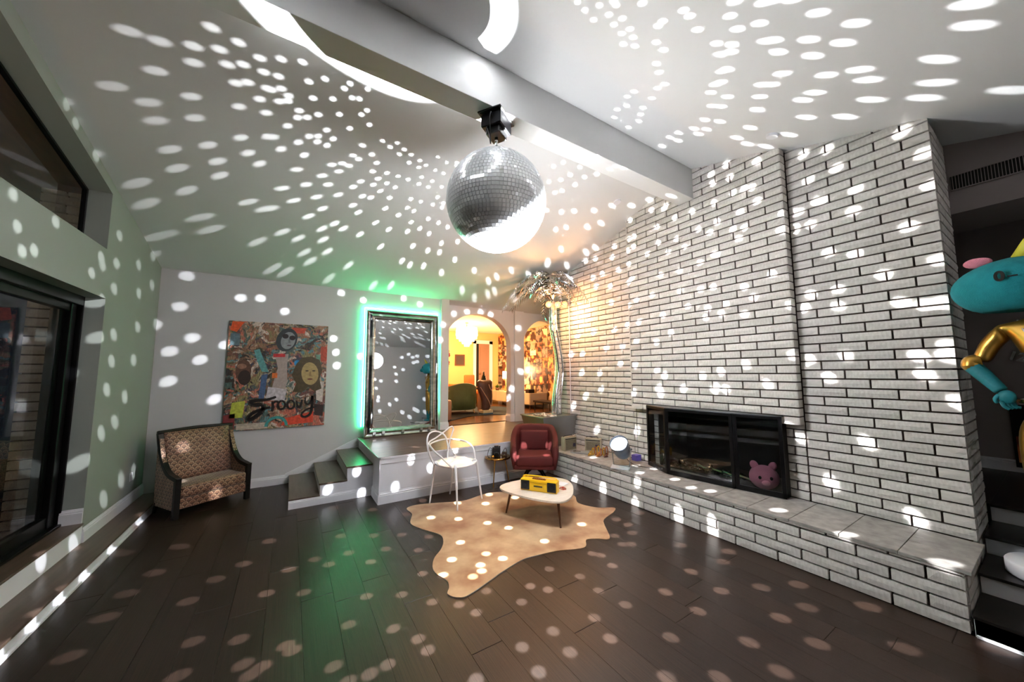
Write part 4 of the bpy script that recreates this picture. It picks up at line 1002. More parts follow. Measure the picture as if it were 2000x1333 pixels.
link('back_loop', cl([(.20, .15, .45), (.16, .19, .53), (.12, .215, .62), (.20, .24, .74), (.235, .25, .80), (.20, .255, .83), (.08, .25, .79), (-.08, .24, .735), (-.22, .22, .70), (-.24, .20, .60), (-.20, .16, .46)], .0095), M_white, wc, True)
link('arm_loop', cl([(-.205, -.14, .455), (-.27, -.05, .56), (-.285, .08, .64), (-.20, .22, .68), (0, .255, .69), (.17, .225, .68), (.285, .08, .645), (.275, -.05, .58), (.205, -.14, .455)], .0105), M_white, wc, True)

# ---------------------------------------------------------------- red swivel chair
rc = thing('swivel_chair', 'red velvet tub chair with winged sides on black swivel legs', 'chair', (2.90, 4.02, 0), R(-36))
outer = [(-.305, -.27, .55), (-.335, -.06, .63), (-.315, .12, .73), (-.245, .25, .775), (0, .285, .78), (.245, .25, .775), (.315, .12, .73), (.335, -.06, .63), (.305, -.27, .55)]
inner = [(-.235, -.255, .535), (-.255, -.05, .615), (-.235, .10, .715), (-.18, .20, .76), (0, .225, .765), (.18, .20, .76), (.235, .10, .715), (.255, -.05, .615), (.235, -.255, .535)]
Oc = catmull(outer, 4); Ic = catmull(inner, 4)
b = bmesh.new(); n = len(Oc)
def ring(fz, fo, src): return [b.verts.new((p.x*fo, p.y*fo, fz(p))) for p in src]
o0 = ring(lambda p: .255, .90, Oc); o1 = ring(lambda p: .42, 1.0, Oc); o2 = ring(lambda p: p.z-.02, .97, Oc); o3 = ring(lambda p: p.z, .93, Oc)
i3 = ring(lambda p: p.z, 1.02, Ic); i2 = ring(lambda p: p.z-.03, 1.0, Ic); i1 = ring(lambda p: .38, .98, Ic); i0 = ring(lambda p: .255, .96, Ic)
R_ = [o0, o1, o2, o3, i3, i2, i1, i0]
for a in range(8):
    A, B = R_[a], R_[(a+1) % 8]
    for k in range(n-1): b.faces.new((A[k], A[k+1], B[k+1], B[k]))
for k in (0, n-1): b.faces.new([r_[k] for r_ in R_])
link('shell', b, M_red, rc, True)
b = bmesh.new(); box(b, -.24, .24, -.285, .22, .30, .435, .03); link('seat_cushion', b, M_red, rc, True)
b = bmesh.new(); box(b, -.262, .262, -.272, .22, .255, .315, .02); link('seat_base', b, M_red, rc, True)
b = bmesh.new(); box(b, -.20, .20, .14, .225, .43, .70, .03); link('back_cushion', b, M_red, rc, True)
b = bmesh.new(); lathe(b, [(.05, .20), (.055, .25), (.09, .256)], seg=16); link('swivel_hub', b, M_black, rc, True)
for k in range(4):
    a = PI/4+k*PI/2; b = bmesh.new(); tube(b, [(.03*math.cos(a), .03*math.sin(a), .225), (.12*math.cos(a), .12*math.sin(a), .19), (.27*math.cos(a), .27*math.sin(a), .0)], (.016, .016, .011), 8); link('leg', b, M_black, rc)

# ---------------------------------------------------------------- side table and what stands on it
sx, sy = 2.475, 4.42; SH = .37
stb = thing('side_table', 'small round brass side table with dark top against the platform', 'side table', (sx, sy-.12, 0))
b = bmesh.new(); lathe(b, [(.165, SH-.016), (.172, SH-.01), (.172, SH), (.165, SH)], seg=32); link('table_top', b, mat('dark_tray', (44, 34, 32), .25, metal=.4), stb)
b = bmesh.new(); lathe(b, [(.172, SH-.018), (.176, SH-.018), (.176, SH+.006), (.172, SH+.006)], seg=32); link('rim', b, M_brass, stb, True)
for k in range(3):
    a = R(-20)+k*2*PI/3; b = bmesh.new(); tube(b, [(.10*math.cos(a), .10*math.sin(a), SH-.016), (.165*math.cos(a), .165*math.sin(a), 0)], (.010, .008), 8); link('leg', b, M_brass, stb)
tx, ty, tz = sx, sy-.12, SH+.0015
cam1 = thing('vintage_camera', 'black vintage folding camera, tallest thing on the brass side table', 'camera', (tx-.02, ty-.0, tz), R(-28))
link('body', boxm(-.055, .055, -.03, .03, 0, .125, .006), M_blackp, cam1)
b = bmesh.new(); box(b, -.035, .035, -.075, -.03, .0, .06, .006); lathe(b, [(.028, 0), (.026, .022), (.018, .026)], (0, -.075, .05), 18, Matrix.Rotation(PI/2, 4, 'X')); link('lens', b, M_black, cam1)
b = bmesh.new(); box(b, -.03, .03, -.02, .02, .125, .148, .006); lathe(b, [(.012, .125), (.012, .14)], (.045, 0, 0), 12); link('viewfinder', b, M_blackp, cam1)
b = bmesh.new(); tube(b, catmull([(-.055, 0, .10), (-.09, -.02, .12), (-.12, -.04, .04), (-.10, -.08, .006), (-.03, -.10, .006)], 6), .004, 6); link('strap', b, M_blackp, cam1, True)
cam2 = thing('vintage_camera', 'small brown vintage camera right of the tall black one on the side table', 'camera', (tx+.08, ty-.05, tz), R(-40))
link('body', boxm(-.035, .035, -.02, .02, 0, .055, .005), mat('brown_leather', (72, 44, 36), .5), cam2)
b = bmesh.new(); box(b, -.028, .028, -.016, .016, .055, .068, .003); lathe(b, [(.018, 0), (.016, .03), (.012, .031)], (0, -.018, .028), 16, Matrix.Rotation(PI/2, 4, 'X')); link('lens', b, M_chrome, cam2)
b = bmesh.new(); tube(b, catmull([(-.02, 0, .06), (0, .02, .10), (.02, 0, .105), (.035, -.01, .06)], 6), .004, 6); link('strap', b, MATS['brown_leather'], cam2, True)
b = bmesh.new(); box(b, -.05, .05, -.035, .035, 0, .012, .003, Matrix.Translation((tx+.10, ty+.03, tz)) @ Matrix.Rotation(R(20), 4, 'Z')); tag(link('brass_case', b, M_brass), 'flat brass case at the right edge of the side table', 'case')
b = bmesh.new(); ball(b, (tx-.10, ty-.05, tz+.018), .028, .022, .018, 12, 8); tag(link('brass_ornament', b, M_brass, smooth=True), 'small rounded brass ornament left of the black camera', 'ornament')

# ---------------------------------------------------------------- cowhide rug
rug_o = [(1.172, 4.079), (1.181, 3.906), (1.099, 3.673), (1.154, 3.485), (1.26, 3.276), (1.238, 3.133), (1.169, 3.009), (1.069, 2.899), (1.012, 2.778), (1.005, 2.672), (1.038, 2.549), (1.021, 2.464), (.985, 2.397), (1.029, 2.326), (1.107, 2.312), (1.337, 2.391), (1.423, 2.423), (1.65, 2.486), (1.784, 2.483), (1.994, 2.446), (2.229, 2.364), (2.348, 2.459), (2.45, 2.419), (2.52, 2.361), (2.584, 2.399), (2.727, 2.595), (2.829, 2.69), (3.062, 2.768), (3.149, 2.845), (2.994, 2.945), (2.908, 3.162), (3.027, 3.351), (3.014, 3.503), (2.807, 3.75), (2.5, 3.90), (2.246, 4.023), (2.067, 4.017), (1.799, 3.962), (1.481, 4.082), (1.271, 4.134)]
M_hide = bpy.data.materials.new('cowhide'); M_hide.use_nodes = True
def setup_hide():
    nt = M_hide.node_tree; bs = nt.nodes['Principled BSDF']; bs.inputs['Roughness'].default_value = .75; bs.inputs['Sheen Weight'].default_value = .4
    a = nt.nodes.new('ShaderNodeVertexColor'); a.layer_name = 'edge'; tc = nt.nodes.new('ShaderNodeTexCoord')
    n = nt.nodes.new('ShaderNodeTexNoise'); n.inputs['Scale'].default_value = 3.4; n.inputs['Detail'].default_value = 9; nt.links.new(tc.outputs['Object'], n.inputs['Vector'])
    r = nt.nodes.new('ShaderNodeValToRGB'); r.color_ramp.elements[0].position = .35; r.color_ramp.elements[1].position = .65
    r.color_ramp.elements[0].color = (*lin((160, 106, 64)), 1); r.color_ramp.elements[1].color = (*lin((214, 176, 132)), 1); nt.links.new(n.outputs['Fac'], r.inputs[0])
    mx = nt.nodes.new('ShaderNodeMix'); mx.data_type = 'RGBA'; mx.inputs['B'].default_value = (*lin((226, 216, 202)), 1)
    nt.links.new(a.outputs['Color'], mx.inputs['Factor']); nt.links.new(r.outputs[0], mx.inputs['A']); nt.links.new(mx.outputs['Result'], bs.inputs['Base Color'])
    n2 = nt.nodes.new('ShaderNodeTexNoise'); n2.inputs['Scale'].default_value = 300; bp = nt.nodes.new('ShaderNodeBump'); bp.inputs['Strength'].default_value = .3; nt.links.new(tc.outputs['Object'], n2.inputs['Vector']); nt.links.new(n2.outputs['Fac'], bp.inputs['Height']); nt.links.new(bp.outputs['Normal'], bs.inputs['Normal'])
setup_hide()
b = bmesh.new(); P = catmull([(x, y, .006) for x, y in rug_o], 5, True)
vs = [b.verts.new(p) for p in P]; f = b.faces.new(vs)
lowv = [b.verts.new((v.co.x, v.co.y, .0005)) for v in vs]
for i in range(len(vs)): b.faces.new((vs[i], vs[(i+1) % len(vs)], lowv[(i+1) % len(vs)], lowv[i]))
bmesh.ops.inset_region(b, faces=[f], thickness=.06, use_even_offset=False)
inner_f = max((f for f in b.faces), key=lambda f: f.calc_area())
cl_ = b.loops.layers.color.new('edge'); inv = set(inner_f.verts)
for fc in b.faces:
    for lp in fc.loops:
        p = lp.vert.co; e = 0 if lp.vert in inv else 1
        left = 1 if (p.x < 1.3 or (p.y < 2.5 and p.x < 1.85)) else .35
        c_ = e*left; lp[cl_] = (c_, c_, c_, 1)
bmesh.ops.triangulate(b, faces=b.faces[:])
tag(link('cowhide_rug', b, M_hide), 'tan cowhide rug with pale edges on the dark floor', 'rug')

# ---------------------------------------------------------------- coffee table, boombox
TH = .28
tp_o = [(1.994, 3.418), (2.14, 3.49), (2.36, 3.49), (2.60, 3.43), (2.77, 3.27), (2.72, 3.06), (2.55, 2.85), (2.40, 2.735), (2.25, 2.71), (2.12, 2.87), (2.03, 3.06), (1.97, 3.27)]
ct = thing('coffee_table', 'low pick-shaped coffee table with pale top and walnut legs', 'coffee table', (2.35, 3.10, 0))
b = bmesh.new(); prism(b, [(p.x-2.35, p.y-3.10) for p in catmull([(x, y, 0) for x, y in tp_o], 5, True)], TH-.018, TH, .004); link('table_top', b, M_oak, ct)
for (x0, y0), (x1, y1) in (((2.05, 3.375), (2.09, 3.33)), ((2.303, 2.765), (2.31, 2.81)), ((2.70, 3.36), (2.64, 3.30))):
    b = bmesh.new(); tube(b, [(x0-2.35, y0-3.10, .0068), (x1-2.35, y1-3.10, TH-.018)], (.009, .016), 10); link('leg', b, M_walnut, ct, True)
bx = thing('boombox', 'yellow boombox with two black speakers on the coffee table', 'boombox', (2.2415, 3.045, TH+.001), math.atan2(2.877-3.21, 2.356-2.127))
M_by = mat('boombox_yellow', (244, 192, 26), .35)
link('body', boxm(-.20, .20, .0, .10, 0, .118, .01), M_by, bx)
for s_ in (-1, 1):
    o = link('speaker', boxm(s_*.145-.048, s_*.145+.048, -.008, .004, .012, .106, .008), M_blackp, bx)
    b = bmesh.new(); lathe(b, [(.034, 0), (.036, .003), (.012, .0035), (.010, .006)], (s_*.145, -.008, .058), 20, Matrix.Rotation(PI/2, 4, 'X')); link('cone', b, M_dark, o)
b = bmesh.new(); box(b, -.062, .062, -.005, .002, .028, .075, .003); o = link('cassette_door', b, M_by, bx)
b = bmesh.new(); box(b, -.048, .048, -.008, -.004, .048, .064, .002); link('window', b, mat('smoked_window', (70, 60, 40), .2), o)
b = bmesh.new(); box(b, -.09, .09, -.006, .002, .088, .094, .001); link('tuning_strip', b, mat('amber_strip', (200, 150, 20), .3), bx)
b = bmesh.new(); box(b, -.075, .075, .02, .045, .118, .126, .003)
for k in range(6): box(b, -.065+.022*k, -.05+.022*k, .02, .04, .126, .131, .001)
link('key_row', b, mat('brown_keys', (110, 56, 34), .4), bx)
b = bmesh.new(); tube(b, catmull([(-.185, .06, .10), (-.18, .06, .135), (-.1, .06, .142), (.1, .06, .142), (.18, .06, .135), (.185, .06, .10)], 5), .007, 8); link('carry_handle', b, M_by, bx, True)
b = bmesh.new(); box(b, -.12, .12, -.085, .085, 0, .004, 0, Matrix.Translation((2.46, 3.26, TH+.001)) @ Matrix.Rotation(R(-30), 4, 'Z')); tag(link('paper_sheet', b, mat('pink_paper', (244, 196, 184), .6)), 'pale pink sheet of paper behind the yellow boombox', 'paper')
b = bmesh.new(); box(b, -.06, .06, -.05, .05, 0, .006, .001, Matrix.Translation((2.62, 3.11, TH+.001)) @ Matrix.Rotation(R(20), 4, 'Z'))
tag(link('white_card', b, mat('white_paper', (240, 236, 240), .5)), 'small white card right of the yellow boombox', 'card')
b = bmesh.new(); rn = random.Random(4)
P = catmull([(2.52+.05*math.cos(k*1.3)*(.5+.1*(k % 3)), 2.98+.04*math.sin(k*1.3), TH+.005+.003*(k % 2)) for k in range(10)], 5); tube(b, P, .0035, 6); ball(b, (2.53, 2.99, TH+.012), .016, .012, .010, 10, 6)
tag(link('bead_bracelet', b, mat('red_beads', (176, 60, 40), .3), smooth=True), 'small red beaded bracelet at the boombox end', 'bracelet')

# ---------------------------------------------------------------- planter and chrome palm
pl = thing('planter', 'square brushed steel planter at the hearth end under the palm', 'planter', (3.66, 4.64, .3605))
b = bmesh.new(); A = [(-.23, -.24), (.29, -.24), (.29, .28), (-.23, .28)]; B = [(-.36, -.30), (.32, -.30), (.32, .30), (-.36, .30)]
lo = [b.verts.new((*p, 0)) for p in A]; hi = [b.verts.new((*p, .46)) for p in B]; b.faces.new(lo[::-1]); b.faces.new(hi)
for i in range(4): b.faces.new((lo[i], lo[(i+1) % 4], hi[(i+1) % 4], hi[i]))
link('tub', b, M_steel, pl)
b = bmesh.new(); box(b, -.375, .33, -.315, -.29, .455, .475, .003); box(b, -.375, .33, .29, .31, .455, .475, .003); box(b, -.375, -.35, -.315, .31, .455, .475, .003); box(b, .31, .33, -.315, .31, .455, .475, .003); link('rim', b, M_steel, pl)
PB = Vector((3.77, 4.60, .83))
pa = thing('chrome_palm', 'tall wavy chrome palm tree sculpture with drooping metal fronds', 'palm sculpture', PB)
b = bmesh.new()
wave = [(0, 0, 0), (-.0, 0, .25), (.04, 0, .48), (.075, 0, .72), (.05, 0, .98), (-.01, 0, 1.26), (-.055, 0, 1.5), (-.06, 0, 1.72), (-.045, 0, 1.9)]
Pw = catmull(wave, 7)
tube(b, Pw, (.085, .080, .07, .058, .055, .055, .052, .05), 18); link('trunk', b, M_chrome, pa, True)
for dx, dy in ((.075, -.03), (-.06, -.06), (.06, .05)):
    b = bmesh.new(); tube(b, [p+Vector((dx*(1-.25*p.z/1.9), dy, 0)) for p in Pw], (.028, .020), 10); link('trunk_rib', b, M_chrome, pa, True)
CR = Vector((-.045, 0, 1.92)); rn = random.Random(8)
az = [100, 125, 150, 172, 192, 210, 228, 246, 262, 278, 292, 305, 74, 255, 200, 160]
for k, a_ in enumerate(az):
    a = R(a_); Lf_ = rn.uniform(.55, .85) if 90 < a_ < 300 else .5
    if a_ in (74, 100, 292, 305): Lf_ = .45 if a_ != 305 else .34
    rise = rn.uniform(.18, .34) if k < 13 else .42
    d = Vector((math.cos(a), math.sin(a), 0)); side_ = Vector((-d.y, d.x, 0))
    fr = catmull([CR, CR+d*Lf_*.3+Vector((0, 0, rise)), CR+d*Lf_*.65+Vector((0, 0, rise*.85)), CR+d*Lf_+Vector((0, 0, rise*.85-.30*rn.uniform(.7, 1.3)))], 8)
    b = bmesh.new(); tube(b, fr, (.009, .004), 6)
    for i in range(4, len(fr)-1):
        t = (fr[i+1]-fr[i]).normalized(); ll = .20*math.sin(PI*min(1, (i-2)/(len(fr)-1)))**.6*(1-.35*i/len(fr))+.03
        for s_ in (-1, 1):
            dirn = (side_*s_*.8+t*.55+Vector((0, 0, -.35))).normalized(); p0 = fr[i]; wv = t*.012
            q = [p0-wv, p0+wv, p0+dirn*ll*.6+wv*.8+Vector((0, 0, .006)), p0+dirn*ll+Vector((0, 0, -.03)), p0+dirn*ll*.6-wv*.8+Vector((0, 0, -.004))]
            b.faces.new([b.verts.new(x) for x in q])
    link('frond', b, M_chrome, pa)
M_coco = mat('coconut_lamp', (255, 150, 90), .3, emit=(1.0, .35, .12), est=2.2)
for px_, py_, pz_ in ((-.16, -.10, -.10), (-.01, -.16, -.10), (.13, -.16, -.08)):
    b = bmesh.new(); ball(b, CR+Vector((px_, py_, pz_)), .052, u=16, v=12); link('coconut_lamp', b, M_coco, pa, True)
b = bmesh.new(); tube(b, [(3.972, 4.46, .84), (3.972, 4.46, 3.30)], .008, 8); tag(link('wall_conduit', b, M_trim), 'thin white conduit up the brick wall beside the palm', 'conduit')
rnp = random.Random(2); b = bmesh.new()
for k in range(60):
    r = rnp.uniform(.012, .022); ball(b, (3.66+rnp.uniform(-.31, -.05), 4.64+rnp.uniform(-.26, .1), .838+rnp.uniform(0, .012)), r, r, r*.7, 6, 4)
o = link('river_pebbles', b, mat('pebble', (196, 190, 180), .4, var=.3, scale=4)); tag(o, 'pale pebbles filling the steel planter', 'pebbles', kind='stuff')

# ---------------------------------------------------------------- things on the hearth
def radio(x, y, rz, lab, w=.23, h=.185):
    t = thing('transistor_radio', lab, 'radio', (x, y, .3612), rz, None)
    link('case', boxm(-w/2, w/2, -.04, .04, 0, h, .006), mat('radio_beige', (176, 164, 138), .4), t)
    link('grille', boxm(-w/2+.02, w/2-.015, -.045, -.039, .015, h-.045, .003), mat('radio_grille', (120, 110, 90), .5, var=.3, scale=120), t)
    link('badge', boxm(w/2-.085, w/2-.03, -.048, -.044, .05, .10, .002), mat('radio_badge', (44, 40, 72), .3), t)
    link('dial_strip', boxm(-w/2+.015, w/2-.015, -.046, -.039, h-.036, h-.022, .002), M_blackp, t)
    b = bmesh.new(); tube(b, [(-w/2+.02, 0, h), (-w/2+.025, 0, h+.018), (w/2-.06, 0, h+.022), (w/2-.05, 0, h)], .005, 8); link('carry_handle', b, M_blackp, t, True)
    return t
r1 = radio(3.60, 4.10, R(4), 'beige vintage radio beside the steel planter', .25, .20)
r2 = radio(3.87, 3.86, R(-56), 'beige vintage radio angled against the brick, behind the bangles', .24, .185)
b = bmesh.new(); tube(b, [(-.02, .03, .19), (.26, -.10, .26)], .003, 6); link('antenna', b, M_chrome, r1)
b = bmesh.new(); box(b, -.13, .13, -.07, .07, 0, .018, .004, Matrix.Translation((3.60, 3.86, .3612)) @ Matrix.Rotation(R(-58), 4, 'Z')); dk = link('disc_player', b, mat('silver_case', (170, 172, 176), .3, metal=.6)); tag(dk, 'flat silver disc case lying in front of the radios', 'disc case')
b = bmesh.new(); lathe(b, [(.055, 0), (.055, .003), (.012, .004), (.01, .002)], (3.575, 3.90, .380), 24); link('disc', b, M_chrome, dk, True)
# bangles / trinkets
cols_ = [(206, 160, 56), (150, 84, 50), (214, 178, 90), (96, 86, 60), (190, 110, 70), (170, 150, 60)]
for k in range(6):
    b = bmesh.new(); x = 3.66+.022*k*.9; y = 3.66-.032*k; a = .03+.006*(k % 3)
    P = [(x+.5*a*math.cos(2*PI*i/16)*.5, y+a*math.cos(2*PI*i/16)*-.7*.5, .3612+a*1.5+.008+a*1.5*math.sin(2*PI*i/16)) for i in range(16)]
    tube(b, P, .008, 8, True); o = tag(link('bangle', b, mat('bangle_%d' % 0, cols_[0], .3, metal=.8) if k % 2 == 0 else mat('bangle_b', cols_[1], .35), smooth=True), None, 'bangle', 'bangles on a stand on the hearth')
    o['label'] = ('gold bangle nearest the radio in the upright row on the hearth', 'brown bangle second from the radio in the upright row', 'gold bangle third from the radio in the upright row', 'brown bangle third from the spotlight in the upright row', 'gold bangle second from the spotlight in the upright row', 'brown bangle nearest the spotlight in the upright row')[k]
for k, (x, y, c, lab) in enumerate(((3.60, 3.66, (206, 160, 60), 'gold toy figure nearest the disc case'), (3.655, 3.555, (196, 120, 60), 'amber toy figure in front of the bangles'), (3.71, 3.47, (110, 70, 62), 'dark brown toy figure nearest the spotlight'))):
    b = bmesh.new(); ball(b, (x, y, .3612+.022), .026, .02, .022, 12, 8); ball(b, (x+.008, y-.004, .3612+.052), .015, u=10, v=8); ball(b, (x+.03, y+.0, .3612+.012), .012, u=8, v=6); ball(b, (x-.024, y+.004, .3612+.012), .012, u=8, v=6)
    tag(link('toy_figure', b, mat('toy_%d' % k, c, .35, metal=.3), smooth=True), lab, 'figurine')
# pink plush behind the firebox glass
pg = thing('plush_pig', 'pink plush pig with black eyes behind the right firebox door', 'plush toy', (4.00, 1.68, .372), R(-60))
M_pp = mat('pig_pink', (206, 130, 150), .95, bump=.4, bscale=160, rgb2=(180, 108, 130), scale=6)
b = bmesh.new(); ball(b, (0, 0, .115), .125, .11, .115, 24, 16); link('head', b, M_pp, pg, True)
for s_ in (-1, 1):
    b = bmesh.new(); ball(b, (s_*.075, .0, .225), .035, .016, .045, 12, 8, Matrix.Rotation(s_*.4, 4, 'Y')); link('ear', b, M_pp, pg, True)
    b = bmesh.new(); ball(b, (s_*.045, -.10, .13), .014, .010, .016, 12, 8); link('eye', b, M_dark, pg, True)
b = bmesh.new(); ball(b, (0, -.105, .085), .035, .02, .026, 14, 10); link('snout', b, M_pink, pg, True)
b = bmesh.new(); ball(b, (0, .06, .06), .10, .10, .06, 16, 10); link('torso', b, M_pp, pg, True)

# ---------------------------------------------------------------- right hand steps and hall
rs = S(link('trim_8', boxm(3.40, 3.45, -2.6, .40, 0, .105), M_trim), 'white steps with black treads going up at the right')
xs = [3.37, 3.74, 4.16, 4.60]
for i, x in enumerate(xs):
    z1 = .125*(i+1)
    link('riser', boxm(x+.03, x+.06, -2.6, .398 if x < 4.0 else .40, z1-.125, z1-.018), M_trim, rs)
    x1 = xs[i+1]+.03 if i < 3 else 7.5
    link('tread', boxm(x, x1, -2.6, .402, z1-.018, z1, .004), mat('black_tread', (22, 19, 18), .35), rs)
link('toe_bead', boxm(3.385, 3.40, -2.6, .395, 0, .016, .004), M_trim, rs)
S(link('floor', boxm(4.62, 7.5, .40, 4.86, .38, .499), MATS['black_tread']), 'dark hall floor behind the chimney')
M_hall = mat('hall_paint', (150, 140, 140), .8)
S(link('wall_right', boxm(6.3, 6.45, -2.6, 4.86, .3, 4.2), M_hall), 'dim hall wall at the right')
S(link('wall_right', boxm(5.3, 6.4, 2.2, 2.3, .3, 4.2), M_hall))
b = bmesh.new(); baseboard(b, (6.3, -2.6), (6.3, 2.2), .5, .12, nrm=(-1, 0)); S(link('baseboard_right', b, M_trim))
so = bmesh.new(); box(so, 4.62, 5.3, -2.6, 2.3, 2.83, 4.1)
sf = S(link('trim_9', so, M_hall), 'grey soffit with an air grille above the hall steps')
link('grille_slot', boxm(4.605, 4.622, -.9, .395, 3.03, 3.145), M_dark, sf)
b = bmesh.new(); y = -.88
while y < .39: box(b, 4.600, 4.606, y, y+.004, 3.03, 3.145); y += .016
box(b, 4.600, 4.607, -.9, .40, 3.022, 3.030); box(b, 4.600, 4.607, -.9, .40, 3.145, 3.153); o = link('grille_bars', b, M_hall, sf); o['kind'] = 'stuff'
ps = thing('framed_poster', 'small framed poster on the hall wall beside the gold mannequin', 'poster', (6.29, .33, .72))
link('frame', boxm(-.015, .008, -.16, .02, -.17, .46, .003), M_black, ps); link('print', boxm(-.018, -.014, -.145, .0, -.12, .14), PM[4], ps)

# gold mannequin with plush unicorn head
MX, MY = 3.97, .045
mq = thing('mannequin', 'gold mannequin hand on hip wearing a teal plush unicorn head', 'mannequin', (MX, MY, .25))
def skin(name, verts, edges, radii, m, parent, root=0, sub=2):
    me = bpy.data.meshes.new(name); me.from_pydata([Vector(v) for v in verts], edges, []); o = bpy.data.objects.new(name, me); C.objects.link(o)
    md = o.modifiers.new('skin', 'SKIN'); md.use_smooth_shade = True
    for i, r_ in enumerate(radii): me.skin_vertices[0].data[i].radius = r_ if isinstance(r_, tuple) else (r_, r_)
    me.skin_vertices[0].data[root].use_root = True
    ms = o.modifiers.new('sub', 'SUBSURF'); ms.levels = sub; ms.render_levels = sub
    dg = bpy.context.evaluated_depsgraph_get(); ev_ = o.evaluated_get(dg); nm = bpy.data.meshes.new_from_object(ev_); C.objects.unlink(o); bpy.data.objects.remove(o)
    q = bpy.data.objects.new(name, nm); C.objects.link(q); nm.materials.clear(); nm.materials.append(m); q.parent = parent
    for f in nm.polygons: f.use_smooth = True
    return q
V = [(0, 0, .93), (0, 0, 1.05), (.0, 0, 1.18), (-.01, 0, 1.38), (.0, 0, 1.53), (0, 0, 1.60), (0, 0, 1.70),
     (0, .155, 1.53), (.02, .215, 1.46), (.0, .265, 1.33), (0, .315, 1.385 if False else 1.37 if False else 1.36),
     (0, -.155, 1.53), (.0, -.20, 1.40), (.0, -.23, 1.22),
     (0, .085, .86), (-.02, .09, .50), (.0, .085, .14), (0, -.085, .86), (-.02, -.09, .50), (.0, -.085, .14)]
Ed = [(0, 1), (1, 2), (2, 3), (3, 4), (4, 5), (5, 6), (4, 7), (7, 8), (8, 9), (4, 11), (11, 12), (12, 13), (0, 14), (14, 15), (15, 16), (0, 17), (17, 18), (18, 19)]
keep = [i for i in range(20) if i != 10]; mp_ = {i: k for k, i in enumerate(keep)}
V2 = [V[i] for i in keep]; Ed2 = [(mp_[a], mp_[b_]) for a, b_ in Ed]
rad = {0: (.13, .10), 1: (.115, .085), 2: (.10, .08), 3: (.135, .10), 4: (.11, .08), 5: .055, 6: .05, 7: (.065, .06), 8: .052, 9: .045, 11: (.065, .06), 12: .05, 13: .042, 14: .088, 15: .058, 16: .036, 17: .088, 18: .058, 19: .036}
skin('torso', V2, Ed2, [rad[i] for i in keep], M_gold, mq)
b = bmesh.new(); tube(b, catmull([(.0, .262, 1.345), (-.005, .30, 1.335), (-.01, .305, 1.30)], 5), (.043, .045, .046), 14); ball(b, (-.008, .302, 1.31), .046, u=14, v=10); link('elbow', b, M_gold, mq, True)
b = bmesh.new(); tube(b, catmull([(-.008, .295, 1.30), (-.03, .245, 1.225), (-.05, .195, 1.145)], 6), (.045, .040, .032), 14); link('glove_forearm', b, M_tealglove, mq, True)
hand = Vector((-.055, .175, 1.105))
b = bmesh.new(); ball(b, hand, .022, .038, .045, 14, 10); link('glove_palm', b, M_tealglove, mq, True)
for k in range(4):
    b = bmesh.new(); o_ = hand+Vector((-.01+.012*k, .022-.014*k, -.03)); tube(b, catmull([o_, o_+Vector((-.004, -.008, -.03)), o_+Vector((.0, -.026, -.048+.004*k))], 4), (.0105, .008), 8); link('finger', b, M_tealglove, mq, True)
b = bmesh.new(); tube(b, catmull([hand+Vector((.0, .03, .01)), hand+Vector((-.012, .045, -.015)), hand+Vector((-.008, .04, -.04))], 4), (.012, .009), 8); link('thumb', b, M_tealglove, mq, True)
b = bmesh.new(); lathe(b, [(.001, 0), (.19, 0), (.20, .01), (.20, .075), (.19, .088), (.001, .09)], (0, .07, .0), 36); link('round_base', b, M_trim, mq, True)
for s_ in (-1, 1):
    b = bmesh.new(); tube(b, catmull([(0, s_*.085, .42), (0, s_*.085, .25), (0, s_*.085, .16), (-.02, s_*.085, .11)], 5), (.062, .05, .045, .05), 12); ball(b, (-.05, s_*.085, .115), .095, .042, .032, 14, 8); link('boot', b, M_tealglove, mq, True)
b = bmesh.new()
for p0 in ([(.0, .10, 1.60), (-.09, .07, 1.50), (-.125, .0, 1.38), (-.10, -.08, 1.5), (0, -.10, 1.60)], [(.02, .15, 1.08), (-.10, .06, 1.12), (-.125, -.02, 1.2)]):
    tube(b, catmull(p0, 6), .0045, 6)
link('body_cord', b, M_trim, mq, True)
b = bmesh.new(); lathe(b, [(.128, -.012), (.134, -.01), (.134, .01), (.128, .012)], (0, 0, 0), 28); bmesh.ops.scale(b, vec=(.85, 1.08, 1), verts=b.verts[:]); bmesh.ops.translate(b, vec=(0, 0, 1.08), verts=b.verts[:]); link('gold_belt', b, M_brass, mq, True)
def text(s_, size, M, m, parent, name='marking'):
    cu = bpy.data.curves.new('t', 'FONT'); cu.body = s_; cu.size = size; cu.extrude = .0015; cu.offset = .004*size/.1; cu.align_x = 'CENTER'; cu.align_y = 'CENTER'
    o = bpy.data.objects.new('t', cu); C.objects.link(o); dg = bpy.context.evaluated_depsgraph_get(); me = bpy.data.meshes.new_from_object(o.evaluated_get(dg)); C.objects.unlink(o); bpy.data.objects.remove(o)
    me.transform(M); me.materials.clear(); me.materials.append(m); q = bpy.data.objects.new(name, me); C.objects.link(q); q.parent = parent; return q
TM = lambda x, y, z, rz=0, ry=0: Matrix.Translation((x, y, z)) @ Matrix.Rotation(-PI/2+rz, 4, 'Z') @ Matrix.Rotation(PI/2, 4, 'X') @ Matrix.Rotation(ry, 4, 'Z')
text('12', .075, TM(-.098, .115, 1.36, R(-20), R(-20)), M_dark, mq)
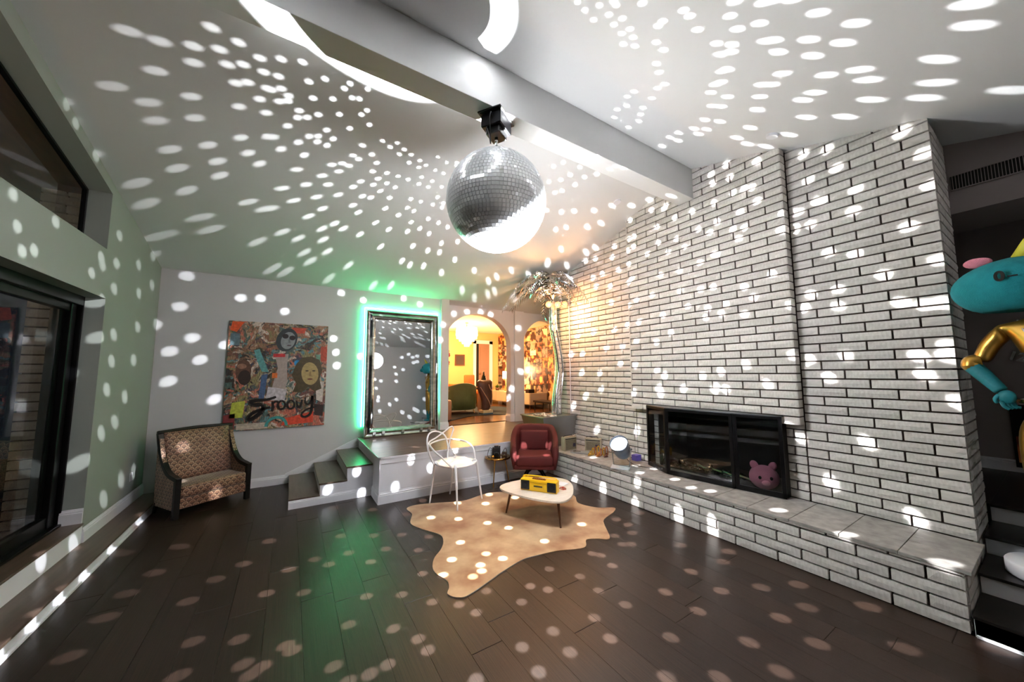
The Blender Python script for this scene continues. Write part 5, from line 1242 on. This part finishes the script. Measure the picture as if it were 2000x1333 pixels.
# plush head: a thing worn on the mannequin
ph = thing('unicorn_head', 'teal plush unicorn head with pink ears and yellow horn', 'plush mask', (MX-.02, MY+.06, .25+1.825))
b = bmesh.new(); bmesh.ops.create_uvsphere(b, u_segments=32, v_segments=20, radius=1)
for v in b.verts:
    x, y, z = v.co; zz = z*.185 if z > 0 else max(z, -.80)*.205
    v.co = Vector((x*.23, y*.30*(1-.06*max(z, 0)), zz))
bmesh.ops.smooth_vert(b, verts=b.verts[:], factor=.5, use_axis_x=True, use_axis_y=True, use_axis_z=True)
link('plush_shell', b, M_teal, ph, True)
for s_ in (1, -1):
    b = bmesh.new(); ball(b, (0, s_*.165, .185), .025, .062, .035, 16, 10); link('ear', b, M_pink, ph, True)
b = bmesh.new(); tube(b, [(-.04, 0, .14), (-.09, -.04, .25), (-.13, -.075, .34)], (.048, .028, .006), 14); link('horn', b, M_yellow, ph, True)
b = bmesh.new(); ball(b, (-.20, -.10, -.05), .06, .09, .06, 16, 10); link('muzzle', b, M_teal, ph, True)
text('0', .085, TM(-.232, .075, .035, R(-18)), M_dark, ph); text('I', .05, TM(-.238, .025, .03, R(-6), PI/2), M_dark, ph)

# ---------------------------------------------------------------- ceiling fittings
for x, y, lab in ((3.45, 2.92, 'small round smoke detector behind the beam near the brick wall'), (3.60, 1.26, 'small round smoke detector in front of the beam near the brick wall')):
    b = bmesh.new(); z = zback(x, y) if y > RY else zfront(y)
    lathe(b, [(.045, -.02), (.05, -.006), (.05, .002)], (x, y, z-.002), 20, Matrix.Rotation(math.atan(-.29 if y > RY else .268), 4, 'X')); tag(link('smoke_detector', b, M_trim), lab, 'smoke detector', 'ceiling smoke detectors')
cv = thing('ceiling_vent', 'narrow dark air vent in the ceiling above the arches', 'vent', (3.35, 5.86, zback(3.35, 5.86)-.004)); cv.rotation_euler = (math.atan(-.28), 0, 0)
link('vent_frame', boxm(-.22, .22, -.07, .07, -.004, .003, .002), M_trim, cv); link('vent_slot', boxm(-.19, .19, -.045, .045, -.006, -.003), M_dark, cv)

# ---------------------------------------------------------------- den furniture seen through the arches
ch = thing('chandelier', 'glowing white tiered shell chandelier in the den', 'chandelier', (3.94, 8.5, 2.87))
M_shell = mat('lit_shell', (255, 244, 224), .4, emit=(1.0, .84, .60), est=5.5)
b = bmesh.new(); tube(b, [(0, 0, 0), (0, 0, -.16)], .008, 8); lathe(b, [(.05, -.02), (.05, 0)], seg=16); link('stem', b, M_brass, ch)
n_ = 0
for zt_, r_, n in ((-.18, .27, 20), (-.25, .285, 22), (-.32, .285, 22), (-.39, .27, 20), (-.46, .20, 14), (-.53, .12, 9), (-.60, .06, 5)):
    b = bmesh.new()
    for k in range(n):
        a = 2*PI*(k+.5*((zt_*100) % 2))/n; M = Matrix.Translation((r_*math.cos(a), r_*math.sin(a), zt_)) @ Matrix.Rotation(a, 4, 'Z') @ Matrix.Rotation(PI/2, 4, 'Y')
        lathe(b, [(.045, -.002), (.045, .002)], (0, 0, 0), 10, M)
    link('shell_ring', b, M_shell, ch)
M_gv = mat('olive_velvet', (86, 100, 62), .7, var=.2, scale=4)
gc = thing('tub_chair', 'olive green barrel armchair seen from behind in the den', 'chair', (3.52, 8.05, PZ+.009))
b = bmesh.new(); n = 16; o_ = []
for k in range(n+1):
    a = -.25+(PI+.5)*k/n; o_.append((.46*math.cos(a), -.40*math.sin(a), .74-.12*abs(math.cos(a))**2))
inn_ = [(x*.78, y*.76, z-.01) for x, y, z in o_]
Rr_ = [[b.verts.new((x*f1, y*f1, (.10 if f2 == 0 else z*f2))) for x, y, z in src] for src, f1, f2 in ((o_, .92, 0), (o_, 1.0, .5), (o_, .98, .96), (o_, .93, 1.0), (inn_, 1.0, .98), (inn_, 1.0, 0))]
for a in range(6):
    A, B = Rr_[a], Rr_[(a+1) % 6]
    for k in range(n): b.faces.new((A[k], A[k+1], B[k+1], B[k]))
for k in (0, n): b.faces.new([r_[k] for r_ in Rr_])
link('shell', b, M_gv, gc, True)
link('seat_cushion', (lambda b: (box(b, -.34, .34, -.30, .36, .12, .42, .04), b)[1])(bmesh.new()), M_gv, gc, True)
for sx_, sy_ in ((-1, -1), (1, -1), (1, 1), (-1, 1)):
    b = bmesh.new(); tube(b, [(sx_*.28, sy_*.24, .12), (sx_*.31, sy_*.27, 0)], (.016, .010), 8); link('leg', b, M_brass, gc)
b = bmesh.new(); lathe(b, [(.12, 0), (.155, .02), (.155, .38), (.14, .41), (.001, .415)], (2.73, 6.98, PZ+.009), 28); tag(link('pouf', b, mat('beige_pouf', (172, 132, 104), .6), smooth=True), 'beige drum stool just inside the first arch', 'stool')
M_or = mat('orange_velvet', (216, 92, 30), .65, var=.15, scale=4)
sf_ = thing('sofa', 'orange sofa along the far den wall behind the green chair', 'sofa', (3.05, 9.75, PZ))
link('seat', (lambda b: (box(b, -.95, .95, -.38, .40, .14, .44, .05), b)[1])(bmesh.new()), M_or, sf_, True)
link('backrest', (lambda b: (box(b, -.98, .98, .28, .50, .14, .88, .06), b)[1])(bmesh.new()), M_or, sf_, True)
for s_ in (-1, 1): link('armrest', (lambda b: (box(b, s_*.98-.10, s_*.98+.10, -.40, .50, .14, .66, .05), b)[1])(bmesh.new()), M_or, sf_, True)
for sx_, sy_ in ((-1, -1), (1, -1), (1, 1), (-1, 1)):
    b = bmesh.new(); tube(b, [(sx_*.85, sy_*.3, .15), (sx_*.88, sy_*.33, 0)], (.018, .012), 8); link('leg', b, M_walnut, sf_)
oc = thing('dining_chair', 'orange upholstered chair right of the green chair in the den', 'chair', (4.60, 9.30, PZ+.009), R(30))
link('seat', (lambda b: (box(b, -.24, .24, -.24, .24, .38, .48, .03), b)[1])(bmesh.new()), M_or, oc, True)
link('backrest', (lambda b: (box(b, -.24, .24, .18, .25, .46, .92, .03), b)[1])(bmesh.new()), M_or, oc, True)
for sx_, sy_ in ((-1, -1), (1, -1), (1, 1), (-1, 1)):
    b = bmesh.new(); tube(b, [(sx_*.19, sy_*.19, .39), (sx_*.21, sy_*.21, 0)], (.016, .011), 8); link('leg', b, M_brass, oc)
sc = thing('sculpture', 'dark carved wood sculpture tapering down to a pale block in the den', 'sculpture', (4.02, 7.55, PZ+.009))
link('plinth', boxm(-.13, .13, -.12, .12, 0, .09, .005), mat('pale_blue_block', (214, 206, 170), .5), sc); link('plinth_band', boxm(-.133, .133, -.123, .123, .0, .025), mat('blue_band', (50, 110, 150), .5), sc)
b = bmesh.new(); rows_ = []
for i in range(15):
    t = i/14; z = .09+.66*t; w = .09+.13*t**.8-(.07 if t > .93 else 0); cx = -.01+.03*math.sin(t*5); d_ = .075+.02*math.sin(t*PI)
    rows_.append([b.verts.new((cx+w*math.cos(2*PI*k/16), d_*math.sin(2*PI*k/16), z+(.06*math.cos(2*PI*k/16)**2 if t > .8 else 0))) for k in range(16)])
for i in range(14):
    for k in range(16): b.faces.new((rows_[i][k], rows_[i][(k+1) % 16], rows_[i+1][(k+1) % 16], rows_[i+1][k]))
b.faces.new(rows_[0][::-1]); b.faces.new(rows_[-1]); link('carved_wood', b, mat('dark_carved_wood', (84, 56, 52), .35, rgb2=(58, 38, 38), scale=5, stretch=(3, 3, 1)), sc, True)
b = bmesh.new(); tube(b, catmull([(-.19, -.075, .64), (-.08, -.105, .46), (.03, -.10, .30), (.09, -.085, .16)], 6), .010, 8); tube(b, catmull([(.02, -.105, .70), (.09, -.10, .56), (.16, -.07, .64)], 6), .010, 8); link('pale_inlay', b, mat('pale_inlay', (190, 160, 140), .4), sc, True)
sb_ = thing('sideboard', 'long pale sideboard along the den photo wall', 'sideboard', (5.66, 8.55, PZ))
M_sb = mat('pale_cabinet', (196, 178, 150), .5)
link('cabinet', boxm(-.20, .38, -.80, 1.60, .12, .43, .006), M_sb, sb_)
for k in range(4): link('door', boxm(-.212, -.20, -.78+.6*k, -.20+.6*k, .135, .415, .004), M_sb, sb_)
for x in (-.14, .32):
    for y in (-.7, 1.5):
        b = bmesh.new(); tube(b, [(x, y, .12), (x, y, 0)], (.014, .010), 8); link('leg', b, M_walnut, sb_)
bt = thing('bottle', 'oversized black champagne bottle standing on a den stand', 'bottle', (4.27, 8.15, PZ+.629))
b = bmesh.new(); lathe(b, [(.001, 0), (.062, 0), (.066, .02), (.066, .20), (.050, .26), (.022, .32), (.019, .38), (.001, .385)], seg=24); link('glass', b, mat('bottle_black', (12, 24, 20), .12), bt, True)
b = bmesh.new(); lathe(b, [(.0205, .315), (.0215, .385), (.001, .39)], seg=16); link('foil', b, M_blackp, bt, True)
std = thing('pedestal', 'slim taupe pedestal carrying the black bottle', 'pedestal', (4.27, 8.15, PZ+.009))
link('top', boxm(-.16, .16, -.14, .14, .59, .619, .003), mat('taupe_box', (120, 92, 78), .5), std); link('column', boxm(-.12, .12, -.11, .11, .0, .59, .004), MATS['taupe_box'], std)
for (x, y, z0, lab) in ((5.62, 9.25, PZ+.432, 'white shaded table lamp on the sideboard seen through the first arch'), (5.75, 8.75, PZ+.432, 'white shaded table lamp seen through the second arch')):
    t = thing('table_lamp', lab, 'lamp', (x, y, z0), 0, 'table lamps on the den sideboard')
    b = bmesh.new(); lathe(b, [(.001, 0), (.06, 0), (.06, .01), (.015, .03), (.012, .40), (.001, .40)], seg=16); link('base', b, M_brass, t, True)
    b = bmesh.new(); lathe(b, [(.11, .38), (.10, .60), (.098, .60), (.108, .38)], seg=24); link('lamp_shade', b, mat('lit_shade', (255, 240, 214), .6, emit=(1.0, .82, .55), est=5), t, True)
tag(link('black_box', boxm(5.50, 5.68, 7.85, 8.02, PZ+.432, PZ+.53, .004), M_blackp), 'small black box on the near end of the sideboard', 'box')
b = bmesh.new(); lathe(b, [(.001, 0), (.038, 0), (.038, .19), (.001, .19)], (5.72, 7.86, PZ+.432), 20); tag(link('candle', b, mat('amber_candle', (230, 180, 120), .4), smooth=True), 'cream pillar candle beside the black box on the sideboard', 'candle')
gp_ = thing('potted_plant', 'low green plant in a pot on the sideboard', 'plant', (5.60, 9.75, PZ+.432))
b = bmesh.new(); lathe(b, [(.001, 0), (.05, 0), (.065, .08), (.001, .08)], seg=16); link('pot', b, M_walnut, gp_, True)
b = bmesh.new(); rn = random.Random(6)
for k in range(60):
    a = rn.uniform(0, 2*PI); l_ = rn.uniform(.08, .16); e_ = rn.uniform(.3, 1.2); p0 = Vector((0, 0, .07)); d = Vector((math.cos(a)*math.cos(e_), math.sin(a)*math.cos(e_), math.sin(e_))); s2 = Vector((-d.y, d.x, 0)).normalized()*.014
    b.faces.new([b.verts.new(q) for q in (p0, p0+d*l_*.5+s2, p0+d*l_, p0+d*l_*.5-s2)])
link('foliage', b, mat('leaf_green', (88, 120, 40), .5), gp_)
bn = thing('bench', 'low black bench below the photographs right of the column', 'bench', (5.55, 7.15, PZ))
link('seat', boxm(-.16, .16, -.36, .36, .22, .27, .008), M_blackw, bn)
for sx_, sy_ in ((-1, -1), (1, -1), (1, 1), (-1, 1)):
    b = bmesh.new(); tube(b, [(sx_*.13, sy_*.3, .22), (sx_*.14, sy_*.32, 0)], .014, 8); link('leg', b, M_blackw, bn)
b = bmesh.new(); prism(b, [(p.x, p.y) for p in catmull([(2.55, 6.85, 0), (3.6, 7.35, 0), (4.7, 7.15, 0), (5.35, 8.3, 0), (4.9, 9.2, 0), (3.4, 9.2, 0), (2.3, 8.6, 0)], 5, True)], PZ+.0005, PZ+.008)
tag(link('den_rug', b, mat('dark_teal_rug', (30, 44, 56), .95, bump=.4, bscale=120)), 'dark teal rug on the den floor', 'rug')
oc2 = thing('orchid', 'tall orange orchid stem just inside the first arch', 'orchid', (2.74, 7.0, PZ+.426))
b = bmesh.new(); lathe(b, [(.001, 0), (.045, 0), (.06, .11), (.001, .11)], seg=16); link('pot', b, M_blackp, oc2, True)
b = bmesh.new(); st_p = catmull([(0, 0, .10), (-.03, 0, .35), (.01, 0, .62), (.06, 0, .86), (.03, 0, 1.05), (-.05, 0, 1.18)], 6); tube(b, st_p, (.006, .003), 6); link('stem', b, mat('stem_green', (70, 70, 30), .5), oc2)
rn = random.Random(9)
for k in range(12):
    p = st_p[14+k]; b = bmesh.new()
    for q in range(5):
        a = 2*PI*q/5; d = Vector((math.cos(a), -.3, math.sin(a)))*.036; s2 = Vector((-math.sin(a), 0, math.cos(a)))*.016
        c0 = p+Vector((rn.choice((-1, 1))*.03, -.01, 0)) if q == 0 else c0
        b.faces.new([b.verts.new(v) for v in (c0, c0+d*.6+s2, c0+d, c0+d*.6-s2)])
    link('flower', b, mat('orchid_orange', (206, 70, 34), .5), oc2)
for a_ in (.3, 2.6, 4.2):
    b = bmesh.new(); d = Vector((math.cos(a_), math.sin(a_), 0)); s2 = Vector((-d.y, d.x, 0))*.03; p0 = Vector((0, 0, .10))
    b.faces.new([b.verts.new(v) for v in (p0, p0+d*.12+s2+Vector((0, 0, .09)), p0+d*.25+Vector((0, 0, .08)), p0+d*.12-s2+Vector((0, 0, .09)))]); link('leaf', b, mat('dark_leaf', (40, 60, 24), .4), oc2)
pf = thing('picture_frame', 'small dark framed picture on the cream den wall', 'picture', (4.62, DY1-.012, 1.95))
link('frame', boxm(-.17, .17, -.02, .01, -.19, .17, .004), M_walnut, pf); link('print', boxm(-.13, .13, -.024, -.019, -.15, .13), PM[5], pf)
S(link('trim_10', boxm(3.55, 3.95, 7.1, 7.3, DZ-.006, DZ-.0005), MATS['taupe_box']), 'air vent in the den ceiling')

# limit light bounces to keep renders short
SC.cycles.adaptive_threshold = 0.06
SC.cycles.max_bounces = 5; SC.cycles.diffuse_bounces = 2; SC.cycles.glossy_bounces = 4; SC.cycles.transparent_max_bounces = 8
SC.cycles.sample_clamp_indirect = 0.0
SC.cycles.caustics_reflective = False; SC.cycles.caustics_refractive = False
